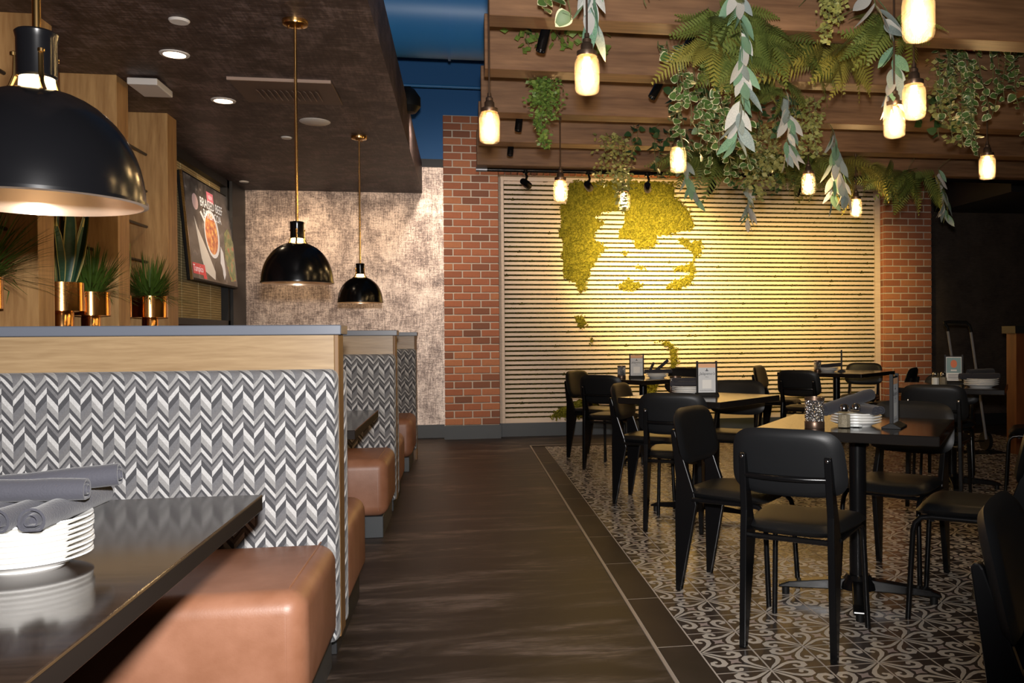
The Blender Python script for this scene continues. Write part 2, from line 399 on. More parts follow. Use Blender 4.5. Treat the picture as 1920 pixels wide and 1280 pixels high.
MAT['boxleaf_yellow']=leafmat('boxleaf_yellow',(0.16,0.19,0.04),(0.34,0.33,0.11),0.5)
MAT['grass']=leafmat('grass',(0.025,0.075,0.008),(0.085,0.15,0.02),0.5)
MAT['snake']=leafmat('snake',(0.016,0.06,0.035),(0.04,0.12,0.07),0.4,edge=(0.46,0.40,0.13))
MAT['stem']=mat('stem',(0.10,0.11,0.04),0.7)
m=mat('candle_metal',(0.62,0.60,0.60),0.25,0.95); t=NT(m); MAT['candle_metal']=m
x=t.n('ShaderNodeTexVoronoi'); x.inputs['Scale'].default_value=120; t.l(t.coords(),x.inputs['Vector']); t.bump(x.outputs['Distance'],1.0,0.01)
# ================================================================ the setting
def struct(name, mb, m, parent=None, **k):
    o=mb.build(name, m, parent, **k)
    if parent is None: o['kind']='structure'
    return o
X0, Y0, T = 0.857, 2.868, 0.2        # corner of the patterned field, tile size
NI, JLO, JHI = 26, -8, 31
# floor: dark vinyl all round, patterned field inset
fl=MB()
fx1=X0+NI*T; fy0=Y0+JLO*T; fy1=Y0+JHI*T
bx0, by1 = 0.70, fy1+0.16
fl.box((-2.6,-3,-0.1),(bx0,10.5,0.0)); fl.box((bx0,by1,-0.1),(9.0,10.5,0.0)); fl.box((fx1,-3,-0.1),(9.0,by1,0.0)); fl.box((bx0,-3,-0.1),(fx1,fy0,0.0))
floor=struct('floor',fl,MAT['floor_vinyl']); 
g=MB(); g.box((bx0+0.012,fy0,-0.1),(fx1,by1-0.012,0.0028)); g.build('grout',MAT['grout'],floor)
e=MB(); e.box((bx0,fy0,-0.05),(bx0+0.012,by1,0.004)); e.box((bx0,by1-0.012,-0.05),(fx1,by1,0.004)); e.build('edge_strip',MAT['edge_strip'],floor)
# border tiles, 60 cm long
bt=MB(); bt.box((0,0,-0.005),(X0-bx0-0.012-0.003,0.597,0.003)); btm=bt.mesh('border_tile',MAT['border_tile'],bevel=0.0012,seg=1)
yy=4.35-0.6*4
while yy<fy1-0.3: inst('border_tile',btm,floor,(bx0+0.0135,yy+0.0015,0)); yy+=0.6
bt2=MB(); bt2.box((0,0,-0.005),(0.597,0.16-0.012-0.003,0.003)); btm2=bt2.mesh('border_tile_across',MAT['border_tile'],bevel=0.0012,seg=1)
for k in range(8): inst('border_tile',btm2,floor,(bx0+0.0135+k*0.6,fy1+0.0015,0))
# patterned tile: slab with printed scrolls as flat inlays
def tile_mb(mb, ox=0.0, oy=0.0, rot=False, h=0.003):
    def tr(u,v):
        if rot: u,v=1-v,u
        return (ox+0.001+u*(T-0.002), oy+0.001+v*(T-0.002))
    mb.cur=0; gz=0.0033
    mb.box((ox+gz,oy+gz,-0.004),(ox+T-gz,oy+T-gz,h))
    q=math.sqrt(0.5)
    path=[(0.03,0.020),(0.20,0.046),(0.38,0.060),(0.52,0.105),(0.62,0.200),(0.632,0.305),(0.565,0.378),(0.468,0.372),(0.418,0.305),(0.446,0.252)]
    wid=[0.010,0.032,0.038,0.048,0.058,0.062,0.058,0.048,0.042,0.036]
    for flip in (False,True):
        for sgn in (1,-1):
            pts=[]
            for k,(a,b) in enumerate(path):
                pa=path[max(k-1,0)]; pb=path[min(k+1,len(path)-1)]
                tx,ty=pb[0]-pa[0],pb[1]-pa[1]; L=math.hypot(tx,ty); nx,ny=-ty/L,tx/L
                for s_ in (1,-1):
                    A,B=a+nx*wid[k]*s_*1.0,b+ny*wid[k]*s_*1.0
                    B=max(B,0.014) if k<6 else B
                    u,v=(A-B*sgn)*q,(A+B*sgn)*q
                    if flip: u,v=1-u,1-v
                    pts.append((*tr(u,v),h+0.0004))
            fs=[(2*k,2*k+1,2*k+3,2*k+2) for k in range(len(path)-1)]
            mb.cur=1; mb.add(pts,fs if sgn==1 else [f[::-1] for f in fs])
            # rounded end
            a,b=path[-1]; cu=[]
            for k in range(8):
                A,B=a+0.046*math.cos(k*math.pi/4),b+0.046*math.sin(k*math.pi/4)
                u,v=(A-B*sgn)*q,(A+B*sgn)*q
                if flip: u,v=1-u,1-v
                cu.append((*tr(u,v),h+0.00045))
            mb.add(cu,[tuple(range(8)) if sgn==1 else tuple(range(7,-1,-1))])
    st=[]
    for k in range(8):
        rr=0.150 if k%2==0 else 0.070; an=k*math.pi/4
        A,B=0.7071+rr*math.cos(an),rr*math.sin(an); st.append((*tr((A-B)*q,(A+B)*q),h+0.0004))
    mb.cur=2; mb.add(st,[tuple(range(8))]); mb.cur=0
TM=[MAT['tile_dark'],MAT['tile_cream'],MAT['tile_pink']]
tm=[]
for rot in (False,True):
    mb=MB(); tile_mb(mb,rot=rot); tm.append(mb.mesh('patterned_tile',TM))
cand=[]
for i in range(NI):
    for j in range(JLO,JHI):
        cx_,cy_=X0+(i+0.5)*T,Y0+(j+0.5)*T
        seen = cy_>2.55 and cx_<0.74*cy_+0.1
        cand.append((0 if seen else 1, math.hypot(cx_,cy_), i, j))
cand.sort()
rest=MB()
for k,(s_,d_,i,j) in enumerate(cand):
    rot=((i+j)%2==0)
    if k<300 and s_==0: inst('patterned_tile',tm[1 if rot else 0],floor,(X0+i*T,Y0+j*T,0))
    elif X0+i*T<0.9*(Y0+j*T)+0.6 and Y0+j*T>1.6: tile_mb(rest,X0+i*T,Y0+j*T,rot)
o=rest.build('patterned_tiles_far',TM,floor); o['kind']='stuff'

# walls
mb=MB(); mb.box((-2.6,10.17,0),(-0.10,10.4,3.142)); struct('wall_back',mb,MAT['wallpaper'])
mb=MB(); mb.box((-2.6,10.15,3.142),(-0.20,10.4,3.235)); struct('trim_1',mb,MAT['black_paint'])
mb=MB(); mb.box((-3.2,10.40,0.0),(9.0,10.55,5.0)); struct('wall_back_upper',mb,MAT['blue'])
mb=MB(); mb.box((-2.62,-3,0),(-2.47,6.98,2.84)); mb.box((-2.62,6.98,0),(-2.47,9.62,1.30)); mb.box((-2.62,6.98,2.80),(-2.47,9.62,2.84)); mb.box((-2.62,9.62,0),(-2.47,10.17,2.84))
struct('wall_left',mb,MAT['dark_wood'])
mb=MB(); mb.box((5.83,10.17,0),(9.0,10.4,3.6)); struct('wall_right_back',mb,MAT['wallpaper_dark'])
mb=MB(); mb.box((9.0,-3,0),(9.15,10.5,5.0)); struct('wall_right',mb,MAT['wallpaper_dark'])
mb=MB(); mb.box((5.95,8.6,2.72),(9.0,10.17,3.6)); struct('ceiling_right_soffit',mb,MAT['black_paint'])
mb=MB(); mb.box((-3.2,-3,4.95),(9.0,10.55,5.05)); struct('ceiling_upper',mb,MAT['blue'])
mb=MB(); mb.box((-2.62,-3,2.84),(-0.45,10.17,3.19)); struct('ceiling',mb,MAT['soffit_paper'])
mb=MB(); mb.box((-2.62,-3,3.19),(-2.5,10.4,5.0)); struct('wall_left_upper',mb,MAT['blue'])
# baseboards
mb=MB(); mb.box((-2.40,10.145,0),(-0.215,10.17,0.155)); struct('baseboard_back',mb,MAT['baseboard'],bevel=0.003)
mb=MB(); mb.box((-0.215,9.965,0),(0.43,9.99,0.155)); mb.box((5.18,9.965,0),(5.82,9.99,0.155)); mb.box((5.18,9.99,0),(5.2,10.14,0.155)); struct('baseboard_piers',mb,MAT['baseboard'])
mb=MB(); mb.box((0.43,10.10,0),(5.18,10.14,0.157)); struct('baseboard_panel',mb,MAT['baseboard'])
mb=MB(); mb.box((5.83,10.145,0),(9.0,10.17,0.14)); struct('baseboard_right',mb,MAT['black_paint'])

# brick piers
CH, BL, JN = 0.0846, 0.2083, 0.0140
def bmesh_brick(L,h=CH-JN,d=0.05): 
    mb=MB(); mb.box((0,0,0),(L,d,h)); return mb.mesh('brick',MAT['brick'],bevel=0.004,seg=1)
BK={}
def brick(L,parent,loc,rz=0.0):
    k=round(L,3)
    if k not in BK: BK[k]=bmesh_brick(L)
    o=inst('brick',BK[k],parent,loc,(0,0,rz)); return o
def pier(name, xa, xb, z0, z1, yf, ret=False, parity=0, zvis=None):
    mb=MB(); mb.box((xa+0.004,yf+0.010,0.0),(xb-0.004,10.40,z1)); core=struct(name,mb,MAT['mortar'])
    r=0; z=z0; W=xb-xa; n=round(W/BL); bl=W/n
    while z+CH<=z1+0.03:
        jig=lambda: random.uniform(-0.002,0.002)
        if (r+parity)%2==0: cuts=[i*bl for i in range(n+1)]
        else: cuts=[0]+[(i+0.5)*bl for i in range(n)]+[W]
        for a,b in zip(cuts[:-1],cuts[1:]):
            la = JN/2 if a>0 else 0; lb = JN/2 if b<W-1e-6 else 0
            brick(b-a-la-lb,core,(xa+a+la,yf+jig(),z+JN/2))
        if ret:
            d=0.16
            brick(0.135 if (r+parity)%2==0 else 0.085,core,(xa-0.0,yf+0.055+0.0,z+JN/2),0) if False else None
            L=0.10
            o=brick(0.105,core,(xa-0.002,yf+0.165,z+JN/2),R(-90))
        r+=1; z+=CH
    return core
pier('wall_pier_left',-0.205,0.42,0.155,3.71,9.99)
pier('wall_pier_right',5.19,5.815,0.155,3.10,9.99,ret=True,parity=1)
# brick above the slatted panel: upright course, then coursed brick
mb=MB(); mb.box((0.42,10.03,3.045),(5.19,10.40,3.71)); lintel=struct('wall_lintel',mb,MAT['mortar'])
rb=MB(); rb.box((0,0,0),(0.064,0.05,0.105)); rbm=rb.mesh('upright_brick',MAT['brick'],bevel=0.004,seg=1)
k=0; x=0.425
while x<5.18: inst('brick',rbm,lintel,(x,10.0,3.048)); x+=0.0755
mb=MB(); r=0; z=3.165
while z<3.68:
    x=0.42-(0.1 if r%2 else 0)
    while x<5.19:
        mb.box((max(x,0.42)+0.005,10.002,z),(min(x+BL,5.19)-0.005,10.05,z+CH-JN)); x+=BL
    z+=CH; r+=1
o=mb.build('upper_bricks',MAT['brick'],lintel); o['kind']='stuff'

# ================================================================ slatted panel with moss portrait
pan=empty('slat_panel',(0,0,0)); tag(pan,'large cream slatted wall panel with a green moss portrait, between the brick piers','wall panel')
mb=MB(); mb.box((0.43,10.15,0.157),(5.18,10.17,3.045)); mb.build('backing',MAT['moss_dark'],pan)
for a,b in (((0.425,10.10,0.157),(0.487,10.15,3.045)),((5.115,10.10,0.157),(5.185,10.15,3.045)),((0.487,10.10,0.157),(5.115,10.15,0.215)),((0.487,10.10,2.995),(5.115,10.15,3.045))):
    mb=MB(); mb.box(a,b); mb.build('frame_rail',MAT['slat'],pan,bevel=0.002,seg=1)
SP=(2.995-0.215)/50
mb=MB(); mb.box((0,0,0),(4.628,0.028,0.0365)); slm=mb.mesh('slat',MAT['slat'],bevel=0.002,seg=1)
for k in range(50): inst('slat',slm,pan,(0.487,10.122+random.uniform(-0.001,0.001),0.215+k*SP+0.0175))
PORT=[
[(1.35, 3.03), (1.83, 3.04), (1.83, 2.67), (1.67, 2.64), (1.57, 2.57), (1.7, 2.52), (1.64, 2.46), (1.56, 2.4), (1.56, 2.33), (1.63, 2.29), (1.71, 2.23), (1.66, 2.18), (1.58, 2.06), (1.52, 1.95), (1.48, 1.83), (1.44, 1.71), (1.39, 1.68), (1.35, 1.72), (1.31, 1.79), (1.17, 1.87), (1.17, 1.99), (1.16, 2.16), (1.18, 2.3), (1.14, 2.36), (1.14, 2.45), (1.16, 2.61), (1.16, 2.73), (1.23, 2.77), (1.24, 3.0)],
[(1.83, 3.04), (2.54, 3.05), (2.54, 2.85), (2.58, 2.83), (2.64, 2.76), (2.71, 2.71), (2.76, 2.6), (2.79, 2.53), (2.76, 2.45), (2.68, 2.43), (2.5, 2.4), (2.52, 2.37), (2.34, 2.37), (2.32, 2.3), (2.31, 2.24), (2.24, 2.22), (2.04, 2.22), (2.05, 2.29), (1.96, 2.33), (1.85, 2.34), (1.84, 2.39), (1.87, 2.46), (1.92, 2.53), (1.93, 2.66), (1.83, 2.67)],
[(2.53, 2.36), (2.7, 2.36), (2.72, 2.31), (2.87, 2.33), (2.89, 2.27), (2.87, 2.17), (2.79, 2.07), (2.8, 1.99), (2.77, 1.85), (2.73, 1.78), (2.59, 1.72), (2.42, 1.72), (2.43, 1.78), (2.55, 1.85), (2.65, 1.87), (2.73, 1.94), (2.65, 1.95), (2.52, 1.94), (2.53, 1.99), (2.67, 2.03), (2.76, 2.07), (2.75, 2.15), (2.68, 2.22), (2.59, 2.29)],
[(1.94, 1.86), (2.12, 1.81), (2.15, 1.75), (2.03, 1.72), (1.94, 1.7), (1.82, 1.75)],
[(2.01, 2.03), (2.15, 2.01), (2.21, 1.97), (2.06, 1.98)],
[(1.88, 2.18), (2.0, 2.19), (1.92, 2.13), (1.88, 2.17)],
[(1.33, 1.41), (1.43, 1.41), (1.46, 1.33), (1.44, 1.27), (1.38, 1.25), (1.33, 1.32)],
[(1.5, 1.17), (1.53, 1.14), (1.52, 1.02), (1.49, 1.08)],
[(2.22, 1.1), (2.5, 1.11), (2.53, 1.04), (2.58, 0.98), (2.57, 0.83), (2.51, 0.75), (2.47, 0.8), (2.46, 1.01), (2.37, 1.07)],
[(0.98, 0.2), (1.11, 0.32), (1.2, 0.34), (1.37, 0.44), (1.6,0.46), (1.62, 0.2)],
[(2.10, 0.60), (2.34, 0.62), (2.30,0.45), (2.12, 0.44)]]
def inside(p, poly):
    x,y=p; c=False; n=len(poly)
    for i in range(n):
        x1,y1=poly[i]; x2,y2=poly[i-1]
        if (y1>y)!=(y2>y) and x<(x2-x1)*(y-y1)/(y2-y1)+x1: c=not c
    return c
rng=random.Random(5)
GS=0.024; cells={}
for poly in PORT:
    xs=[p[0] for p in poly]; zs=[p[1] for p in poly]
    for i in range(int(min(xs)/GS)-1,int(max(xs)/GS)+2):
        for j in range(int(min(zs)/GS)-1,int(max(zs)/GS)+2):
            c=((i+0.5)*GS,(j+0.5)*GS)
            if 0.49<c[0]<5.11 and 0.2<c[1]<3.04 and inside(c,poly): cells[(i,j)]=1
mb=MB(); vid={}
def mv(i,j):
    if (i,j) not in vid:
        n_in=sum(((i-a,j-b) in cells) for a in (0,1) for b in (0,1))
        y=10.118-(rng.uniform(0.004,0.034) if n_in==4 else 0.0)
        vid[(i,j)]=len(mb.v); mb.v.append((i*GS+rng.uniform(-0.009,0.009),y+(0.012 if n_in<4 else 0),min(j*GS+rng.uniform(-0.009,0.009),3.04)))
    return vid[(i,j)]
for (i,j) in cells:
    mb.f.append([mv(i,j),mv(i+1,j),mv(i+1,j+1),mv(i,j+1)]); mb.m.append(0)
ck=list(cells)
for k in range(5200):
    i,j=rng.choice(ck); x=(i+rng.random())*GS; z=(j+rng.random())*GS; a=rng.uniform(0,6.28); L=rng.uniform(0.012,0.03); wd=L*0.45
    y=10.10-rng.uniform(0.0,0.022); dx,dz=math.cos(a)*L,math.sin(a)*L
    z=min(z,3.0)
    mb.add([(x,y+0.012,z),(x+dx*0.5-dz*0.4,y-0.004,z+dz*0.5+dx*0.4),(x+dx,y-0.016,z+dz),(x+dx*0.5+dz*0.4,y-0.004,z+dz*0.5-dx*0.4)],[(0,1,2,3)])
o=mb.build('moss_portrait',MAT['moss'],pan); o['kind']='stuff'
# moss squeezed out of the gaps between slats
mb=MB()
for k in range(51):
    zc=0.215+k*SP+0.0085
    x=0.49
    while x<5.1:
        L=rng.uniform(0.02,0.07); h=rng.uniform(0.002,0.009)*(1.9 if rng.random()<0.06 else 1)
        mb.add([(x,10.148,zc-0.010-h),(x+L,10.148,zc-0.010-h*0.6),(x+L,10.119,zc-0.004-h*0.5),(x,10.119,zc-0.005-h*0.7),(x+L*0.5,10.117,zc+0.004+h),(x+L,10.148,zc+0.01),(x,10.148,zc+0.01)],
               [(3,2,4),(0,1,2,3),(4,2,5),(3,4,6),(4,5,6)])
        x+=L*rng.uniform(1.0,2.3)
o=mb.build('moss_fringe',MAT['moss_dark'],pan); o['kind']='stuff'

# ================================================================ pergola beams
BY=[3.915,4.705,5.61,6.46,7.34]
BN=['lowest in the photo over the brick wall','just in front of the track lights','middle','over the nearest hanging jars','x']
blab=['nearest brown wooden ceiling beam, at the top of the photo','second nearest brown wooden ceiling beam','third brown wooden ceiling beam, in the middle of the row','fourth brown wooden ceiling beam, second last before the brick wall','farthest brown wooden ceiling beam, right in front of the moss panel']
for k,y in enumerate(BY):
    root=empty('ceiling_beam',(0.13,y,2.627)); tag(root,blab[k],'beam','wooden beams over the dining area')
    mb=MB(); mb.box((0,0,0),(7.2,0.15,0.30)); mb.build('timber',MAT['beam_wood'],root,bevel=0.003,seg=1)
    for hx in (0.35,3.2,6.2):
        mb=MB(); mb.cyl((hx,0.075),0.008,0.30,2.323,8); mb.build('hanger_rod',MAT['black_metal'],root,smooth=True)
# track rail under the farthest beam
root=empty('track_rail',(0,0,0)); tag(root,'black lighting track with grey end cap under the farthest beam','light track')
mb=MB(); mb.tube([(0.22,7.47,2.612),(6.5,7.47,2.612)],0.017,10); mb.build('rail',MAT['black_metal'],root,smooth=True)
mb=MB(); mb.tube([(0.125,7.47,2.612),(0.22,7.47,2.612)],0.019,10); mb.build('end_cap',mat('rail_cap',(0.30,0.31,0.34),0.35,0.6),root,smooth=True)

# ================================================================ blue duct, conduit, soffit fixture
root=empty('air_duct',(0,0,0)); tag(root,'large round blue painted air duct below the blue ceiling','duct')
mb=MB(); mb.tube([(-3.0,8.05,4.17),(7.5,8.05,4.17)],0.42,40); mb.build('pipe',MAT['blue_duct'],root,smooth=True)
for x in (-2.0,-0.10,0.32,2.2,4.2):
    mb=MB(); mb.tube([(x-0.012,8.05,4.17),(x+0.012,8.05,4.17)],0.436,40); mb.build('seam_band',MAT['blue_duct'],root,smooth=True)
for x in (-0.55,1.6,3.4,5.4):
    mb=MB(); mb.tube([(x-0.008,8.05,4.58),(x-0.008,8.05,4.95)],0.006,6); mb.build('hanger_strap',MAT['blue'],root)
mb=MB(); mb.tube([(-3.0,9.6,3.92),(7.5,9.6,3.92)],0.018,10); o=mb.build('conduit_pipe',MAT['blue_duct'],smooth=True); tag(o,'thin blue conduit pipe running under the duct','pipe')
root=empty('soffit_fixture',(-0.44,7.55,3.17)); tag(root,'black round fixture fixed to the edge of the dark soffit','spotlight')
light('added_wall_fill','SPOT',(-0.34,7.68,3.12),130,(1,0.84,0.70),target=(0.05,10.0,1.75),size=0.05,spot=100,blend=1.0)  # beam added at this fixture to brighten the pier and back wall
mb=MB(); mb.lathe([(0,-0.08),(0.06,-0.07),(0.10,-0.02),(0.10,0.06),(0.05,0.13),(0,0.13)],16); mb.build('housing',MAT['black_plastic'],root,smooth=True)
mb=MB(); mb.box((-0.04,-0.02,0.11),(0.02,0.02,0.15)); mb.build('bracket',MAT['black_metal'],root)
# big rowlock-free clean edge trim along the soffit
# ================================================================ left side: columns with rods, ledge, window
for k,(ya,yb) in enumerate(((4.79,4.97),(5.83,6.02),(6.77,6.98))):
    mb=MB(); mb.box((-2.47,ya,0),(-2.14,yb,2.84)); o=struct('wall_column_%s'%('near','middle','far')[k],mb,MAT['column_wood'],bevel=0.002,seg=1)
for (ya,yb),nm in (((4.97,5.83),'between the near and middle wooden columns'),((6.02,6.77),'between the middle and far wooden columns'),((3.9,4.79),'in front of the nearest wooden column')):
    for k,z in enumerate((2.53,2.26,2.0,1.74)):
        mb=MB(); mb.tube([(-2.29,ya,z),(-2.29,yb,z)],0.011,8); o=mb.build('divider_rod',MAT['black_metal'],smooth=True)
        tag(o,'%s thin black metal rod %s'%(('top','second','third','lowest')[k],nm),'rod','black rods between the wooden columns')
mb=MB(); mb.box((-2.47,4.97,1.15),(-2.14,5.83,1.20)); mb.box((-2.47,6.02,1.15),(-2.14,6.77,1.20)); mb.box((-2.47,3.9,1.15),(-2.14,4.79,1.20)); struct('trim_2',mb,MAT['column_wood'])
# window
win=empty('window_1',(0,0,0)); win['kind']='structure'
mb=MB(); mb.box((-2.50,6.98,1.30),(-2.43,9.62,1.36)); mb.box((-2.50,6.98,2.76),(-2.43,9.62,2.84)); mb.box((-2.50,9.54,1.30),(-2.43,9.62,2.84)); mb.box((-2.50,6.98,1.30),(-2.43,7.04,2.84)); mb.build('window_frame',MAT['black_paint'],win)
mb=MB(); mb.box((-2.60,6.98,1.30),(-2.585,9.62,2.84)); mb.build('window_pane',MAT['black_paint'],win)
mb=MB(); mb.box((-2.44,9.62,0.1),(-2.40,10.17,2.84)); struct('trim_3',mb,MAT['black_paint'])
bl=empty('window_blind',(0,0,0)); tag(bl,'woven tan bamboo blind hanging in the window behind the screen','blind')
edges=[7.05,7.50,7.95,8.25,8.75,9.15,9.54]
for a,b in zip(edges[:-1],edges[1:]):
    mb=MB(); mb.box((-2.52,a+0.008,1.36),(-2.50,b-0.008,2.76)); mb.build('blind_strip',MAT['blind'],bl)
mb=MB(); mb.box((-2.535,7.05,1.36),(-2.525,9.54,2.76)); mb.build('blind_cloth',mat('blind_tape',(0.16,0.085,0.035),0.8),bl)
# right-hand wooden partition
root=empty('low_partition',(0,0,0)); tag(root,'dark red-brown wooden partition with black cap at the right edge','partition')
mb=MB(); mb.box((5.27,7.55,0),(6.6,7.70,1.17)); mb.build('panel',MAT['dark_wood'],root)
mb=MB(); mb.box((5.24,7.52,1.17),(6.6,7.73,1.24)); mb.build('cap',MAT['black_paint'],root)
# ================================================================ booths
XL, XR = -2.13, -0.44
ORD=['first','second','third','fourth','fifth','sixth','seventh','eighth','ninth','tenth','eleventh','twelfth']
def rounded(a,b,r,seg=5,mat_=None,name='x',parent=None,ang=60):
    mb=MB(); mb.box(a,b); return mb.build(name,mat_,parent,smooth=True,bevel=r,seg=seg,ang=ang)
def booth(yb, label, double=True, sf=0.70):
    root=empty('booth_bench',(XR,yb+0.055,0)); tag(root,label,'booth','booth benches along the left side')
    def L(p): return (p[0]-XR,p[1]-(yb+0.055),p[2])
    def bx(name,a,b,m,bev=0.0,seg=2,parent=root):
        mb=MB(); mb.box(L(a),L(b)); return mb.build(name,m,parent,smooth=bev>0.01,bevel=bev,seg=seg,ang=60)
    z0=0.10 if double else 0.0
    bx('partition',(XL,yb,0.10),(XR-0.016,yb+0.11,1.187),MAT['booth_wood'],0.002,1)
    bx('end_panel',(XR-0.016,yb-0.004,z0),(XR,yb+0.114,1.187),MAT['booth_wood_shaded'],0.002,1)
    bx('top_cap',(XL,yb-0.03,1.187),(XR+0.012,yb+0.14,1.222),MAT['cap_grey'],0.003,1)
    bx('back_pad',(XL,yb-0.085,0.10),(XR+0.003,yb-0.005,1.065),MAT['chevron'],0.03,4)
    s=bx('seat',(XL,yb-sf,0.125),(XR+0.0,yb-0.07,0.462),MAT['leather'],0.062,6)
    for ex,ey in ((XR-0.055,yb-sf+0.004),):
        mb=MB(); mb.tube([L((ex,ey-0.001,0.16)),L((ex,ey-0.001,0.40)),L((ex,ey+0.018,0.443)),L((ex,ey+0.062,0.4625)),L((ex,yb-0.09,0.4625))],0.003,6); mb.build('seam',MAT['leather'],s,smooth=True)
    bx('plinth',(XL,yb-sf+0.03,0),(XR-0.03,yb-0.03,0.125),MAT['baseboard'],0.002,1)
    if double:
        bx('back_pad',(XL,yb+0.115,0.10),(XR+0.004,yb+0.20,1.065),MAT['chevron'],0.03,4)
        bx('seat',(XL,yb+0.18,0.125),(XR+0.0,yb+0.83,0.462),MAT['leather'],0.062,6)
        bx('plinth',(XL,yb+0.10,0),(XR-0.03,yb+0.80,0.125),MAT['black_paint'],0.002,1)
    return root
booth(3.20,'nearest booth bench with grey chevron back, wooden top and tan leather seats')
booth(5.85,'middle booth bench with chevron back, behind the nearest booth')
booth(8.40,'farthest booth bench with chevron back, close to the metallic wallpaper',double=False,sf=0.76)

def booth_table(ya,yb,xr,label):
    root=empty('booth_table',((XL+xr)/2,(ya+yb)/2,0)); tag(root,label,'table','booth tables')
    cx,cy=(XL+xr)/2,(ya+yb)/2
    mb=MB(); mb.box((XL-cx+0.02,ya-cy,0.718),(xr-cx,yb-cy,0.76)); mb.m=[1,0,1,1,1,1]; top=mb.build('table_top',[MAT['table_brown'],MAT['table_side']],root,bevel=0.002,seg=1)
    mb=MB(); mb.box((xr-cx-0.001,ya-cy+0.004,0.7555),(xr-cx+0.0015,yb-cy-0.004,0.7585)); mb.build('edge_line',MAT['table_edge'],top)
    for px in (-0.45,0.45):
        mb=MB(); mb.cyl((px,0),0.035,0.02,0.718,16); mb.build('post',MAT['black_metal'],root,smooth=True)
        mb=MB(); mb.box((px-0.04,-0.28,0),(px+0.04,0.28,0.025)); mb.build('base_foot',MAT['black_metal'],root,bevel=0.004,seg=1)
    return root
booth_table(0.9,2.40,-0.53,'dark brown booth table in the lower left corner, holding a plate stack')
booth_table(3.98,5.05,-0.48,'dark booth table between the nearest and middle booths')

# ================================================================ square dining tables
def make_table(size):
    root=empty('dining_table')
    h=size/2
    mb=MB(); mb.box((-h,-h,0.735),(h,h,0.775)); mb.build('table_top',MAT['table_black'],root,bevel=0.005,seg=2)
    mb=MB(); mb.cyl((0,0),0.037,0.06,0.735,20); mb.build('post',MAT['black_metal'],root,smooth=True)
    mb=MB(); mb.box((-0.2,-0.2,0.722),(0.2,0.2,0.735)); mb.build('top_plate',MAT['black_metal'],root)
    mb=MB(); mb.lathe([(0,0.115),(0.05,0.11),(0.075,0.075),(0.08,0.05),(0,0.05)],16); mb.build('base_hub',MAT['black_metal'],root,smooth=True)
    for k in range(4):
        mb=MB(); a=k*math.pi/2+R(11)
        mb.prism([(0.03,0.095),(0.30,0.062),(0.345,0.045),(0.345,0.034),(0.03,0.042)],'y',-0.028,0.028)
        ca,sa=math.cos(a),math.sin(a); mb.v=[(x*ca-y*sa,x*sa+y*ca,z) for x,y,z in mb.v]
        arm=mb.build('base_arm',MAT['black_metal'],root,bevel=0.005,seg=2)
        mb=MB(); mb.cyl((0.315*ca,0.315*sa),0.017,0.0,0.036,12); mb.build('glide',MAT['black_plastic'],arm,smooth=True)
    return root
TB=[((1.725,3.58),54.5,0.745,'nearest square black dining table, with salt shaker and plate stack'),
    ((1.52,5.42),42,0.76,'square black dining table in the middle row behind the left chairs'),
    ((1.67,7.90),34,0.76,'square black dining table at the back left, closest to the moss portrait'),
    ((3.92,8.62),42,0.92,'larger black dining table at the back right near the brick pier'),
    ((3.66,6.02),54,0.76,'square black dining table at the far right with a teal menu card')]
protos={}
for (p,a,s_,lab) in TB:
    if s_ not in protos: protos[s_]=make_table(s_); t_=protos[s_]
    else: t_=copy_tree(protos[s_])
    t_.location=(p[0],p[1],0.003); t_.rotation_euler=(0,0,R(a)); tag(t_,lab,'table','square dining tables')

